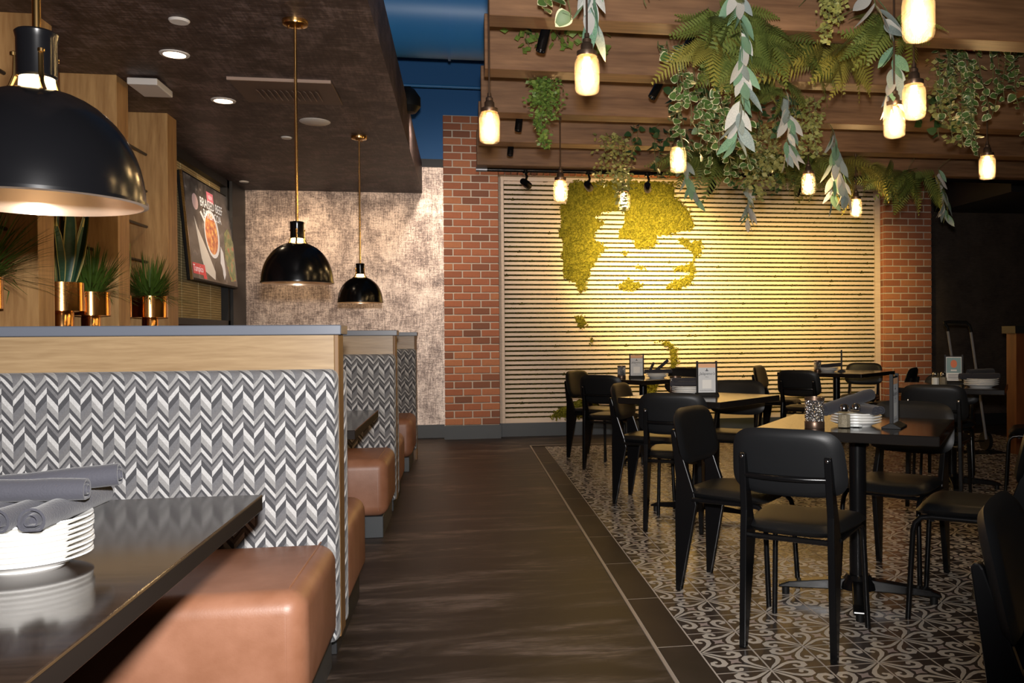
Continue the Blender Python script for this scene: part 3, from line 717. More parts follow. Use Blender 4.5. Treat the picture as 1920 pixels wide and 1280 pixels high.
# ================================================================ chairs
def make_chair():
    root=empty('dining_chair')
    def seatwarp(x,y,z):   # pillow is built in XZ with Y thickness; lay it flat
        fx,fy,fz=x,z,y
        fz += -0.9*max(0,fy-0.13)**2*3.0 + 0.10*fx*fx
        return (fx*(1.0+0.10*(fy/0.2)),fy+0.0,fz+0.452)
    mb=MB(); mb.pillow(0.40,0.41,0.055,n=5,segs=44,K=7,warp=seatwarp,plump=0.42); mb.build('seat',MAT['black_vinyl'],root,smooth=True,ang=80)
    tl=R(13)
    def backwarp(x,y,z):
        y2=y+0.42*x*x
        zz=z*math.cos(tl)+y2*math.sin(tl); yy=y2*math.cos(tl)-z*math.sin(tl)
        return (x*(1.0-0.10*(z/0.13)*0.5),yy-0.222,zz+0.705)
    mb=MB(); mb.pillow(0.425,0.262,0.040,n=4.2,segs=48,K=7,warp=backwarp,plump=0.42); mb.build('backrest',MAT['black_vinyl'],root,smooth=True,ang=80)
    prof=[(-0.232,0.0),(-0.205,0.0),(-0.128,0.40),(-0.140,0.455),(-0.236,0.728),(-0.243,0.738),(-0.255,0.738),(-0.260,0.728),(-0.232,0.52),(-0.236,0.42)]
    for s in (-1,1):
        mb=MB(); mb.prism(prof,'x',-0.013,0.013)
        mb.v=[(x+s*(0.170-0.012*(z/0.74)),y,z) for x,y,z in mb.v]
        mb.build('leg',MAT['black_metal'],root,bevel=0.004,seg=2)
    for s in (-1,1):
        mb=MB(); mb.tube([(s*0.192,0.222,0.0),(s*0.180,0.203,0.36),(s*0.178,0.195,0.395),(s*0.176,0.172,0.418),(s*0.174,0.13,0.424),(s*0.170,-0.15,0.424)],0.0115,10)
        mb.build('leg',MAT['black_metal'],root,smooth=True)
    mb=MB(); mb.tube([(-0.16,-0.236,0.655),(-0.08,-0.262,0.655),(0,-0.270,0.655),(0.08,-0.262,0.655),(0.16,-0.236,0.655)],0.011,10); mb.build('back_crossbar',MAT['black_metal'],root,smooth=True)
    mb=MB(); mb.tube([(-0.168,-0.16,0.412),(0.168,-0.16,0.412)],0.011,8); mb.tube([(-0.175,0.13,0.412),(0.175,0.13,0.412)],0.009,8); mb.build('seat_crossbars',MAT['black_metal'],root,smooth=True)
    for s in (-1,1):
        mb=MB(); mb.lathe([(0,0.006),(0.005,0.004),(0.0065,0.0),(0,0.0)],10); mb.v=[(s*0.158+x,-0.258-z,0.724+y) for x,y,z in mb.v]
        mb.build('bolt',MAT['chrome'],root,smooth=True)
    return root
def F(fx,fy): return math.atan2(-fx,fy)
CH_=[ # x, y, facing, label
 (1.302,3.162,(0.62,0.78),'black dining chair seen from behind, in front of the nearest table'),
 (1.254,3.835,(0.76,-0.65),'black dining chair at the left side of the nearest table, turned toward the camera'),
 (2.06,3.87,(-0.75,-0.66),'black dining chair at the far side of the nearest table, behind the menu holder'),
 (2.10,3.30,(-0.764,0.645),'black dining chair tucked in at the right side of the nearest table'),
 (1.258,1.455,(0.74,-0.67),'black chair cropped by the right edge of the photo, closest to the camera'),
 (1.274,8.214,(0.75,-0.66),'leftmost black chair at the back, beside the slatted panel'),
 (1.315,7.56,(0.6,0.8),'black chair seen from behind at the back left table'),
 (1.314,5.945,(0.87,-0.5),'black chair at the left side of the middle table, in the aisle row'),
 (1.325,5.175,(0.44,0.90),'black chair seen from behind, pushed in at the middle table'),
 (1.90,6.01,(-0.6,-0.8),'black chair facing the camera behind the middle table'),
 (2.14,8.48,(-0.6,-0.8),'black chair behind the back left table, next to its plate stack'),
 (3.24,5.50,(0.60,0.80),'black chair seen from behind at the far right table with the teal card'),
 (3.88,6.42,(-0.59,-0.81),'black chair behind the far right table, half hidden by its top'),
 (4.19,5.74,(-0.81,0.59),'black chair at the right side of the far right table, cut by the photo edge'),
 (3.40,8.92,(0.80,-0.60),'black chair at the left end of the large back right table'),
 (3.30,7.95,(0.66,0.75),'black chair seen from behind in front of the large back right table'),
 (4.52,9.30,(-0.6,-0.8),'black chair against the brick pier behind the large back right table'),
 (4.28,8.16,(-0.75,0.66),'black chair at the right side of the large back right table'),
]
pc=make_chair()
for k,(x,y,fc,lab) in enumerate(CH_):
    c=pc if k==0 else copy_tree(pc)
    c.location=(x,y,0.003); c.rotation_euler=(0,0,F(*fc)); tag(c,lab,'chair','black dining chairs')
# ================================================================ mason jar lamps
def make_jar():
    root=empty('jar_lamp')           # origin at the bottom of the jar
    prof=[(0.0,0.004),(0.036,0.002),(0.043,0.008),(0.0465,0.02),(0.0475,0.05),(0.0475,0.105),(0.045,0.122),(0.038,0.134),(0.0365,0.150)]
    mb=MB(); mb.lathe(prof,28); mb.build('jar',MAT['jar_glass'],root,smooth=True)
    mb=MB(); mb.lathe([(0.038,0.140),(0.039,0.143),(0.039,0.158),(0.030,0.162),(0,0.162)],24); mb.build('lid',MAT['bronze'],root,smooth=True)
    mb=MB(); mb.lathe([(0.024,0.162),(0.023,0.185),(0.017,0.192),(0.017,0.205),(0.010,0.212),(0.009,0.228),(0,0.228)],16); mb.build('socket',MAT['bronze'],root,smooth=True)
    mb=MB(); mb.lathe([(0,0.018),(0.010,0.021),(0.020,0.038),(0.0235,0.060),(0.020,0.085),(0.013,0.112),(0.011,0.136),(0,0.138)],18); mb.build('bulb',MAT['bulb'],root,smooth=True)
    return root
JARS=[((0.650,5.685,2.068),2.627,'glowing mason jar lamp left of the moss portrait, hung from the third beam'),
 ((1.224,4.78,2.105),2.627,'glowing mason jar lamp beside the variegated ivy strands, hung from the second beam'),
 ((1.240,6.535,2.144),2.627,'small glowing mason jar lamp in front of the moss portrait, below a trailing vine'),
 ((2.386,5.685,2.150),2.627,'glowing mason jar lamp beside pale hanging leaves, right of the portrait'),
 ((3.146,6.535,2.122),2.627,'lowest glowing mason jar lamp, in front of the right end of the slats'),
 ((3.148,4.78,2.107),2.627,'rightmost glowing mason jar lamp, against the dark wall'),
 ((0.473,3.222,2.091),4.95,'bright mason jar lamp below large pale leaves at the top centre'),
 ((0.130,3.985,2.065),4.95,'leftmost glowing mason jar lamp, in front of the brick pier'),
 ((1.343,2.375,2.045),4.95,'largest mason jar lamp, cut off by the top of the photo'),
 ((1.849,3.307,2.062),4.95,'mason jar lamp right of and above its close neighbour, near the top right'),
 ((1.918,3.600,2.054),4.95,'mason jar lamp left of and below its close neighbour, near the top right')]
pj=make_jar()
for k,(p,zt,lab) in enumerate(JARS):
    j=pj if k==0 else copy_tree(pj)
    j.location=p; j.rotation_euler=(0,0,k*0.7); tag(j,lab,'lamp','mason jar lamps')
for j,(p,zt,lab) in zip([o for o in COL.objects if o.name.startswith('jar_lamp')],JARS):
    L=zt-j.location.z
    mb=MB(); mb.cyl((0,0),0.0042,0.226,L,8); mb.build('cord',MAT['bronze'],j,smooth=True)
    if zt<3:
        mb=MB(); mb.cyl((0,0),0.010,L-0.02,L,10); mb.build('cord_grip',MAT['bronze'],j,smooth=True)

# ================================================================ dome pendants over the booth tables
def make_pendant(rimz):
    root=empty('pendant_lamp')       # origin at rim centre
    Rr,H=0.182,0.205
    out=[]; 
    for k in range(13):
        a=R(90)*k/12*0.86
        out.append((Rr*math.cos(a)**0.9,H*math.sin(a)/math.sin(R(90)*0.86)))
    shell=[(Rr+0.004,-0.004),(Rr+0.004,0.002)]+out
    mb=MB(); mb.lathe(shell,56); dome=mb.build('dome',MAT['dome_black'],root,smooth=True)
    inner=[(r*0.975,z-0.006) for r,z in out]
    mb=MB(); mb.lathe([(Rr+0.004,-0.004)]+inner,56); mb.build('inner_reflector',MAT['dome_inside'],dome,smooth=True)
    rt,zt=out[-1]
    mb=MB(); mb.lathe([(rt*0.9,zt-0.01),(0.031,zt+0.006),(0.029,zt+0.032),(0,zt+0.032)],24); mb.build('light_collar',MAT['glow'],root,smooth=True)
    mb=MB(); mb.lathe([(0.030,zt+0.026),(0.034,zt+0.03),(0.0345,zt+0.098),(0.037,zt+0.110),(0.033,zt+0.114),(0,zt+0.114)],28); mb.build('socket_cup',MAT['dome_black'],root,smooth=True)
    for k in range(3):
        a=k*2*math.pi/3+R(35)
        pts=[(0.036,zt+0.075),(0.0375,zt+0.03),(0.046,zt+0.008),(0.068,zt-0.010),(0.092,zt-0.034)]
        mb=MB(); mb.tube([(r*math.cos(a),r*math.sin(a),z) for r,z in pts],0.0045,8); st=mb.build('strap',MAT['brass'],root,smooth=True)
        for r,z in ((0.040,zt+0.07),(0.093,zt-0.030)):
            mb=MB(); mb.lathe([(0,-0.006),(0.006,-0.003),(0.006,0.003),(0,0.006)],10); mb.v=[(x+r*math.cos(a),y+r*math.sin(a),w_+z) for x,y,w_ in mb.v]; mb.build('rivet',MAT['brass'],st,smooth=True)
    L=2.84-rimz
    mb=MB(); mb.cyl((0,0),0.0075,zt+0.11,L-0.02,12); mb.build('rod',MAT['brass'],root,smooth=True)
    mb=MB(); mb.lathe([(0.0,L-0.035),(0.018,L-0.034),(0.062,L-0.022),(0.066,L-0.010),(0.066,L),(0,L)],28); can=mb.build('canopy',MAT['brass'],root,smooth=True)
    for s in (-1,1):
        mb=MB(); mb.lathe([(0,-0.014),(0.005,-0.012),(0.006,0),(0,0)],8); mb.v=[(x+s*0.035,y,z+L-0.026) for x,y,z in mb.v]; mb.build('screw',MAT['brass'],can,smooth=True)
    mb=MB(); mb.lathe([(0,0.070),(0.024,0.078),(0.034,0.105),(0.026,0.135),(0.014,0.165),(0,0.165)],18); mb.build('bulb',MAT['bulb_dim'],root,smooth=True)
    return root
pp=make_pendant(1.468)
for k,(p,lab) in enumerate((((-0.856,4.72,1.468),'middle black dome pendant lamp on a brass rod, over the second booth table'),((-0.793,1.78,1.441),'largest black dome pendant lamp, cut off by the left edge of the photo'),((-0.835,7.36,1.469),'smallest and farthest black dome pendant lamp, right of the middle one'))):
    q=pp if k==0 else copy_tree(pp)
    q.location=p; q.rotation_euler=(0,0,k*0.5); tag(q,lab,'lamp','black dome pendants over the booths')
    l=light('pendant_light','POINT',(0,0,0.055),0.4,(1,0.72,0.42),size=0.02); l.parent=q

# ================================================================ ceiling fixtures on the dark soffit
def disc(name,x,y,r,m,label,cat,th=0.012,group=None,parts=None):
    root=empty(name,(x,y,2.84)); tag(root,label,cat,group)
    mb=MB(); mb.lathe([(0,-th),(r*0.86,-th),(r,-th*0.3),(r,0),(0,0)],28); mb.build('cover',m,root,smooth=True)
    return root
disc('smoke_detector',-1.45,4.79,0.052,MAT['white_trim'],'small white ceiling disc nearest to the camera on the dark soffit','detector')
disc('ceiling_speaker',-1.11,6.89,0.115,MAT['white_trim'],'large round white ceiling speaker beside the middle pendant rod','speaker')
disc('ceiling_sensor',-1.43,7.46,0.045,MAT['white_trim'],'small white ceiling disc just behind the large round speaker','detector')
disc('sprinkler_cover',-2.28,9.62,0.05,MAT['white_trim'],'faint small white disc on the soffit near the wallpaper wall','detector')
for x,y,lab in ((-1.65,5.36,'lit recessed downlight nearest to the camera'),(-1.64,6.36,'lit recessed downlight left of the ceiling vent')):
    root=empty('downlight',(x,y,2.84)); tag(root,lab,'downlight','recessed downlights')
    mb=MB(); mb.lathe([(0.060,-0.002),(0.062,-0.008),(0.080,-0.006),(0.083,0),(0.060,0)],28); mb.build('trim_ring',MAT['white_trim'],root,smooth=True)
    mb=MB(); mb.lathe([(0,-0.0045),(0.052,-0.0045),(0.060,-0.002)],24); mb.build('lens',MAT['downlight_glow'],root,smooth=True)
    light('downlight_beam','SPOT',(x,y,2.825),22,(1,0.75,0.5),target=(x,y,0),size=0.05,spot=110,blend=0.8)
# emergency light box
root=empty('emergency_light',(-1.99,5.98,2.84)); tag(root,'white rectangular emergency light box on the dark soffit','light fixture')
mb=MB(); mb.box((-0.09,-0.15,-0.055),(0.09,0.15,-0.012)); mb.build('housing',MAT['white_trim'],root,bevel=0.006,seg=2)
mb=MB(); mb.box((-0.06,-0.11,-0.012),(0.06,0.11,0)); mb.build('mounting_plate',MAT['black_paint'],root)
# air vent panel
root=empty('ceiling_vent',(-1.15,6.06,2.84)); tag(root,'square brown ceiling vent panel with slotted grille, crossed by a pendant rod','vent')
mb=MB(); mb.box((-0.32,-0.28,-0.012),(0.32,0.28,0)); mb.build('panel',mat('vent_brown',(0.12,0.075,0.055),0.5),root,bevel=0.002,seg=1)
mb=MB(); mb.box((-0.32,-0.284,-0.020),(0.32,-0.272,0)); mb.build('front_lip',mat('vent_lip',(0.42,0.30,0.24),0.5),root)
for k in range(11):
    mb=MB(); mb.prism([(-0.006,-0.013),(0.010,-0.024),(0.013,-0.022),(-0.003,-0.011)],'y',-0.11,0.11); mb.build('slat',mat('vent_slat',(0.17,0.11,0.08),0.45) if k==0 else bpy.data.materials['vent_slat'],root,loc=(-0.19+k*0.038,0.06,0))

# ================================================================ spot lamps
def spot(loc, aim, label, lit=False, back=None, r=0.034, L=0.13, stemz=None, power=0, spotdeg=40, col=WARM, blend=0.8):
    root=empty('spot_lamp',loc); tag(root,label,'spotlight','black spot lamps on the pergola')
    d=(Vector(aim)-Vector(loc)).normalized(); q=Vector((0,0,-1)).rotation_difference(d)
    def rot(mb): mb.v=[tuple(q @ Vector(p)) for p in mb.v]; return mb
    mb=MB(); mb.lathe([(0,L*0.5),(r*0.75,L*0.5),(r*0.85,L*0.42),(r,0.0),(r,-L*0.5),(r*0.84,-L*0.5),(r*0.8,-L*0.40),(0,-L*0.40)],20); rot(mb); can=mb.build('can',MAT['black_metal'],root,smooth=True)
    mb=MB(); mb.lathe([(0,-L*0.44),(r*0.8,-L*0.44)],16); rot(mb); mb.build('lens',MAT['spot_glow'] if lit else MAT['chrome'],can,smooth=True)
    if back is not None:
        mb=MB(); mb.tube([(0,0,0.02),(0,back*0.5,0.09),(0,back,0.09)],0.012,8); mb.build('yoke',MAT['black_metal'],root,smooth=True)
        mb=MB(); mb.box((-0.025,back-0.004,0.05),(0.025,back+0.01,0.13)); mb.build('mount_plate',MAT['black_metal'],root)
        return
    sz=(stemz if stemz else 2.60)-loc[2]
    mb=MB(); mb.tube([(0,0.0,0.02),(0.012,-0.012,sz*0.55),(0,0,sz)],0.011,8); mb.build('yoke',MAT['black_metal'],root,smooth=True)
    mb=MB(); mb.cyl((0,0),0.024,sz-0.015,sz+0.012,12); mb.build('track_adapter',MAT['black_metal'],root,smooth=True)
    if power:
        p=Vector(loc)+d*(L*0.5+0.01)
        light('spot_beam','SPOT',p,power,col,target=aim,size=0.03,spot=spotdeg,blend=blend)
SPOT=(1.0,0.70,0.24)
spot((0.55,7.47,2.50),(1.9,10.1,2.05),'leftmost black track spot, tilted right toward the slatted panel',True,power=260,spotdeg=62,col=SPOT,blend=1.0)
spot((1.10,7.47,2.49),(2.1,10.1,2.1),'second black track spot, in front of the top of the moss portrait',True,power=600,spotdeg=50,col=SPOT,blend=1.0)
spot((1.63,7.47,2.49),(2.25,10.1,2.0),'third black track spot, right of the middle of the moss portrait',True,power=800,spotdeg=46,col=SPOT,blend=1.0)
spot((2.22,7.47,2.50),(2.35,10.1,1.7),'fourth black track spot, half hidden behind hanging leaves',True,power=420,spotdeg=55,col=SPOT,blend=1.0)
spot((3.51,7.47,2.49),(4.3,10.1,1.7),'rightmost black track spot with a lit face, near the lowest jar lamp',True,power=380,spotdeg=60,col=SPOT,blend=1.0)
spot((3.05,7.47,2.49),(3.2,10.1,1.5),'black track spot hidden among pale leaves right of the portrait',True,power=340,spotdeg=64,col=SPOT,blend=1.0)
for loc,aim,lab in (((0.40,4.13,2.62),(0.28,4.08,2.15),'black cylinder spot under the nearest beam, beside the top ivy leaves'),((1.12,4.13,2.62),(0.94,4.06,2.1),'black cylinder spot under the nearest beam, left of the fern mass'),((1.14,4.92,2.63),(0.92,4.84,2.25),'slanted black cylinder spot under the second beam'),((0.39,5.83,2.64),(0.34,5.78,2.2),'small black cylinder spot behind the trailing green plant'),((0.38,6.68,2.65),(0.34,6.63,2.2),'smallest black cylinder spot, under the fourth beam')):
    spot(loc,aim,lab,False,-0.065,r=0.024,L=0.16)
# red fire alarm strobe at the top right corner
root=empty('fire_alarm',(2.97,4.70,2.90)); tag(root,'red fire alarm strobe in the top right corner','fire alarm')
mb=MB(); mb.box((-0.055,-0.04,-0.055),(0.075,0.005,0.09)); mb.build('housing',MAT['red'],root,bevel=0.018,seg=3)
mb=MB(); mb.box((-0.01,-0.058,-0.02),(0.045,-0.04,0.03)); mb.build('strobe_lens',MAT['paper_white'],root,bevel=0.008,seg=2)
# unseen spots added under the left bay soffit to brighten the back wall
for bx_,pw_ in ((-2.05,85),(-0.95,55)):
    light('added_bay_fill','SPOT',(bx_,8.35,2.82),pw_,(1,0.72,0.46),target=(bx_,10.1,1.0),size=0.06,spot=120,blend=1.0)
# ================================================================ leaves
def leaf_mesh(name, L, W, m, shape='lance', curl=0.15, fold=0.12, nseg=6, rim=None):
    """leaf along +X from the stalk, face +Z; two thin sides"""
    vs_=[]; fs=[]; rimv=[]
    def wfun(t):
        if shape=='lance': return math.sin(math.pi*min(1,t*0.97+0.03))**0.85*(1-0.25*t)
        if shape=='heart': return (math.sin(math.pi*min(1,t**0.62)))**0.75
        if shape=='strap': return min(1,0.45+t*1.4)*(1-t**5)
    cols=[-1,-0.78,0,0.78,1] if rim else [-1,0,1]
    nc=len(cols)
    for k in range(nseg+1):
        t=k/nseg; wd=W/2*wfun(t) if 0<k<nseg else (0.001 if shape!='strap' else W*0.2)
        x=L*t; zc=-curl*L*t*t
        for c in cols:
            vs_.append((x,c*wd,zc+abs(c)*wd*fold*2)); rimv.append(1.0 if rim and (abs(c)==1 or k==nseg) else 0.0)
    for k in range(nseg):
        for c in range(nc-1):
            a=k*nc+c; fs.append((a,a+1,a+nc+1,a+nc))
    me=bpy.data.meshes.new(name); me.from_pydata(vs_,[],fs); me.materials.append(m)
    if rim:
        at=me.attributes.new('rim','FLOAT','FACE')
        at.data.foreach_set('value',[1.0 if (i%(nc-1)) in (0,nc-2) or i//(nc-1)>=nseg-1 else 0.0 for i in range(len(fs))])
    me.polygons.foreach_set('use_smooth',[True]*len(me.polygons)); me.update()
    return me
LEAF={}
LEAF['euc']=[leaf_mesh('leaf',1,0.34,MAT[k],'lance',0.10,0.10,7) for k in ('euc','euc_pale','euc_green')]
LEAF['ivy']=[leaf_mesh('leaf',1,0.95,MAT['ivy'],'heart',0.18,0.06,7,rim=True)]
LEAF['ivyd']=[leaf_mesh('leaf',1,0.85,MAT['ivy_dark'],'heart',0.18,0.06,6)]
rp=random.Random(21)
def dirrot(d, spin=0.0):
    d=Vector(d).normalized(); q=Vector((1,0,0)).rotation_difference(d)
    from mathutils import Quaternion
    return (q @ Quaternion((1,0,0),spin)).to_euler()
def put_leaf(kind, parent, p, d, L, spin=None):
    me=rp.choice(LEAF[kind])
    return inst('leaf',me,parent,p,dirrot(d,rp.uniform(0,6.28) if spin is None else spin),(L,L,L))
def strand_path(p0, drop, sway=(0,0), n=10, out=0.04, rng_=rp):
    pts=[]; a=rng_.uniform(0,6.28)
    for k in range(n+1):
        t=k/n
        pts.append(Vector((p0[0]+sway[0]*t+0.02*math.sin(5*t+a)*t, p0[1]+sway[1]*t-out*math.sin(min(1,t*2.2)*math.pi/2), p0[2]+0.03*math.sin(min(1,t*4)*math.pi)*(1 if t<0.25 else 0)-drop*t)))
    return pts
def at(pts,t):
    x=t*(len(pts)-1); i=min(int(x),len(pts)-2); return pts[i].lerp(pts[i+1],x-i)
def hang(name, label, cat, anchor, group):
    r=empty(name,anchor); tag(r,label,cat,group)
    a=Vector(anchor); best=None
    for y in BY:
        q=Vector((a.x,min(max(a.y,y),y+0.15),min(max(a.z,2.627),2.927)))
        if best is None or (q-a).length<(best-a).length: best=q
    if (best-a).length>0.002:
        mb=MB(); mb.tube([(0,0,0),tuple((best-a)*0.5+Vector((0,0,0.01))),tuple(best-a)],0.002,5); mb.build('tie_wire',MAT['stem'],r)
    return r
GP='hanging greenery on the beams'
def eucalyptus(anchor, drop, label, n=14, L=0.15, sway=(0,0), tone=None, spread=1.0):
    n=int(n*1.9)
    r=hang('eucalyptus_spray',label,'hanging plant',anchor,GP)
    pts=strand_path((0,0,0),drop,sway,10,0.03)
    mb=MB(); mb.tube(pts,0.003,6); mb.build('stem',MAT['stem'],r,smooth=True)
    for k in range(n):
        t=0.06+0.9*k/max(1,n-1); p=at(pts,t); a=rp.uniform(0,6.28) if k<n-2 else rp.uniform(3.6,5.8)
        if math.sin(a)>0.3: a=-a
        d=(math.cos(a)*0.50*spread,math.sin(a)*0.45*spread,-1.0+rp.uniform(-0.15,0.45))
        put_leaf('euc',r,p,d,L*rp.uniform(0.75,1.15),spin=rp.choice((0.0,1.57))+rp.uniform(-0.7,0.7)+(-math.pi/2))
    return r
def ivy(anchor, strands, label, kind='ivy', L=0.055, gap=0.034, name='variegated_ivy'):
    r=hang(name,label,'hanging plant',anchor,GP)
    mb=MB(); n_leaf=0
    strands=list(strands)+[(dx+rp.uniform(-0.05,0.05),dy+rp.uniform(-0.05,0.04),drop*rp.uniform(0.6,1.0),sx+rp.uniform(-0.03,0.03)) for dx,dy,drop,sx in strands]
    for (dx,dy,drop,sx) in strands:
        pts=strand_path((dx,dy,0),drop,(sx,0),8,0.05); mb.tube(pts,0.0022,5)
        k=0; t=0.02
        while t<1.0:
            p=at(pts,t); a=rp.uniform(0,6.28)
            d=(math.cos(a),math.sin(a)-0.35,rp.uniform(-0.9,0.15))
            put_leaf(kind,r,p+Vector((math.cos(a),math.sin(a),0))*0.008,d,L*rp.uniform(0.7,1.2)*(1-0.25*t),spin=rp.uniform(-0.8,0.8))
            t+=gap*0.72/drop*rp.uniform(0.7,1.25)
    mb.build('vines',MAT['stem'],r,smooth=True)
    return r
def small_vine(anchor, strands, label, m='boxleaf', L=0.022, dens=160, name='small_leaf_vine', spread=0.05):
    r=hang(name,label,'hanging plant',anchor,GP)
    mb=MB(); sb=MB()
    for (dx,dy,drop,sx) in strands:
        pts=strand_path((dx,dy,0),drop,(sx,0),8,0.04); sb.tube(pts,0.002,5)
        for k in range(int(2.2*dens*drop)):
            t=rp.random(); p=at(pts,t)+Vector((rp.gauss(0,1),rp.gauss(0,1)*0.8,rp.gauss(0,0.3)))*spread*(1-0.65*t)
            a=rp.uniform(0,6.28); d=Vector((math.cos(a),math.sin(a),rp.uniform(-0.8,0.4))).normalized(); s=d.orthogonal().normalized()
            s=(s*math.cos(k)+d.cross(s)*math.sin(k)); l=L*rp.uniform(0.7,1.3)
            mb.add([p,p+d*l*0.45+s*l*0.36,p+d*l,p+d*l*0.45-s*l*0.36],[(0,1,2,3)])
    o=mb.build('foliage',MAT[m],r); o['kind']='stuff'
    sb.build('vines',MAT['stem'],r,smooth=True)
    return r
def frond_mesh(L, m, n=17, wd=0.30, droop=0.5):
    mb=MB(); sp=[]
    for k in range(n+1):
        t=k/n; sp.append(Vector((L*t*(1-0.12*t),0,-droop*L*t*t)))
    mb.tube(sp,0.0018,4,rs=[0.0022*(1-0.8*k/n) for k in range(n+1)])
    for k in range(1,n):
        t=k/n; l=L*wd*math.sin(math.pi*(0.12+0.88*t)**0.8)*0.95+0.004; p=sp[k]; tg=(sp[k+1]-sp[k-1]).normalized()
        for s in (-1,1):
            d=(Vector((0,s,0))*0.92+tg*0.42+Vector((0,0,-0.10))).normalized(); a=tg*(L/n*0.40)
            q=p+d*l
            mb.add([p-a,p+d*l*0.45-a*0.95,q,p+d*l*0.45+a*0.95,p+a],[(0,1,2,3,4)] if s>0 else [(4,3,2,1,0)])
    return mb.mesh('frond',m)
FR={k:[frond_mesh(1.0,MAT[k],wd=0.24+0.05*j,droop=0.35+0.22*j) for j in range(3)] for k in ('fern','fern_gold')}
def fern(anchor, n, label, m='fern', L=0.26, wide=0.10, down=0.5):
    r=hang('fern_bunch',label,'hanging plant',anchor,GP)
    n=int(n*2.2)
    for k in range(n):
        a=rp.uniform(3.5,5.9) if k%4 else rp.uniform(0,6.28); el=rp.uniform(-1.1,0.25)*down*2-0.15
        me=rp.choice(FR[m]); l=L*rp.uniform(0.7,1.2)
        d=Vector((math.cos(a)*0.9,math.sin(a)*0.55,el))
        inst('frond',me,r,(rp.uniform(-wide,wide),rp.uniform(-0.04,0.03),rp.uniform(-0.03,0.03)),dirrot(d,rp.uniform(-0.8,0.8)),(l,l,l))
    return r
eucalyptus((0.50,3.36,2.74),0.34,'large pale eucalyptus leaves hanging over the top centre jar lamp',11,0.19,(0.01,0),spread=0.55)
ivy((0.40,3.55,2.74),[(-0.05,0,0.24,-0.02),(0.03,0,0.27,0.0),(0.0,0,0.20,-0.04)],'cream-edged ivy leaves at the top left of the pale eucalyptus',L=0.085,gap=0.06)
ivy((0.80,3.70,2.76),[(0,0,0.16,0.0),(0.04,0,0.12,0.02)],'few cream-edged leaves at the top edge, right of the pale eucalyptus',L=0.075,gap=0.06)
small_vine((0.46,4.88,2.64),[(-0.03,0,0.16,0),(0.0,0,0.40,0.0),(0.03,0,0.24,0.01),(-0.01,0,0.30,0),(0.05,0,0.16,0)],'short trailing green vine hanging under the second beam near its left end','boxleaf',0.026,330,spread=0.045)
small_vine((0.40,4.58,2.80),[(-0.04,0,0.10,-0.02),(0.10,0,0.09,0.05),(0.3,0,0.12,0.05)],'sparse green sprigs on the second beam behind the top centre lamp','boxleaf',0.05,110,spread=0.05)
eucalyptus((1.245,3.75,2.76),0.74,'longest pale eucalyptus strand, hanging down the middle of the greenery',20,0.15,(-0.01,0))
fern((1.22,3.84,2.66),14,'bushy yellow-green fern at the top, behind the longest eucalyptus strand','fern',0.23,0.10)
fern((1.36,3.86,2.58),11,'fern with drooping fronds just right of the longest eucalyptus strand','fern',0.24,0.09)
fern((1.13,3.86,2.52),6,'small fern with one broad frond beside the cream-edged ivy','fern_gold',0.20,0.05)
ivy((1.10,4.30,2.66),[(-0.06,0,0.12,0),(0.02,0,0.42,0.03),(0.07,0.02,0.50,0.06),(0.0,0.05,0.56,0.02),(0.14,0.02,0.40,0.10)],'large cream-edged ivy with strands trailing beside the second beam jar',L=0.062,gap=0.040)
ivy((1.30,4.45,2.42),[(0.0,0,0.30,-0.05),(0.08,0,0.34,0.04),(0.18,0.03,0.36,0.05)],'lower cream-edged ivy strands below the longest eucalyptus',L=0.058,gap=0.040)
small_vine((1.14,6.30,2.66),[(-0.06,0,0.38,-0.08),(0.0,0,0.56,0.06),(0.05,0,0.40,0.05),(-0.03,0,0.46,0.02)],'pale green trailing vine above the small jar lamp at the portrait','boxleaf_yellow',0.034,120,spread=0.05)
ivy((1.36,6.0,2.64),[(-0.12,0,0.22,-0.05),(0.0,0,0.36,0.0),(0.12,0,0.30,0.03),(0.2,0,0.24,0.02)],'dark green ivy hanging under the third beam left of the jar cord','ivyd',0.06,0.036,name='dark_ivy')
fern((1.62,4.15,2.66),10,'fern fronds drooping from the nearest beam, left of two others','fern',0.27,0.09)
fern((1.86,4.15,2.64),11,'golden fern with long pointed fronds over the second beam','fern_gold',0.27,0.10)
small_vine((1.60,3.60,2.74),[(0,0,0.28,-0.03),(0.03,0,0.20,0),(-0.03,0,0.15,0)],'short yellow-green sprig dangling at the top right of the ferns','boxleaf_yellow',0.026,260,spread=0.035)
eucalyptus((1.72,3.42,2.60),0.12,'few pale green curved leaves at the very top, left of the largest jar lamp',5,0.15,(0.03,0),spread=1.6)
fern((1.93,3.68,2.60),12,'fern bunch just left of the pair of close jar lamps','fern',0.22,0.09)
eucalyptus((1.95,3.66,2.48),0.26,'eucalyptus leaves hanging left of the pair of close jar lamps',10,0.14,(-0.06,0),spread=1.1)
eucalyptus((1.90,4.86,2.62),0.40,'eucalyptus spray under the second beam below the golden ferns',13,0.15,(0.0,0))
small_vine((1.99,4.90,2.58),[(0,0,0.36,0.02),(0.06,0,0.34,0.03),(0.1,0,0.22,0)],'yellow vine beside the eucalyptus spray under the second beam','boxleaf_yellow',0.034,150,spread=0.04)
ivy((1.88,5.00,2.60),[(-0.1,0,0.20,0),(0.0,0,0.24,0),(0.12,0,0.2,0)],'dark ivy filling the gap under the golden ferns','ivyd',0.06,0.040,name='dark_ivy')
ivy((1.72,5.55,2.58),[(-0.1,0,0.34,0),(0.02,0,0.42,0.02),(0.12,0,0.44,0.04),(0.22,0,0.40,0.04)],'cream-edged ivy trailing in front of the right top corner of the portrait',L=0.062,gap=0.042)
fern((2.05,6.40,2.58),12,'dark fern mass under the fourth beam, right of the portrait top','fern',0.32,0.20)
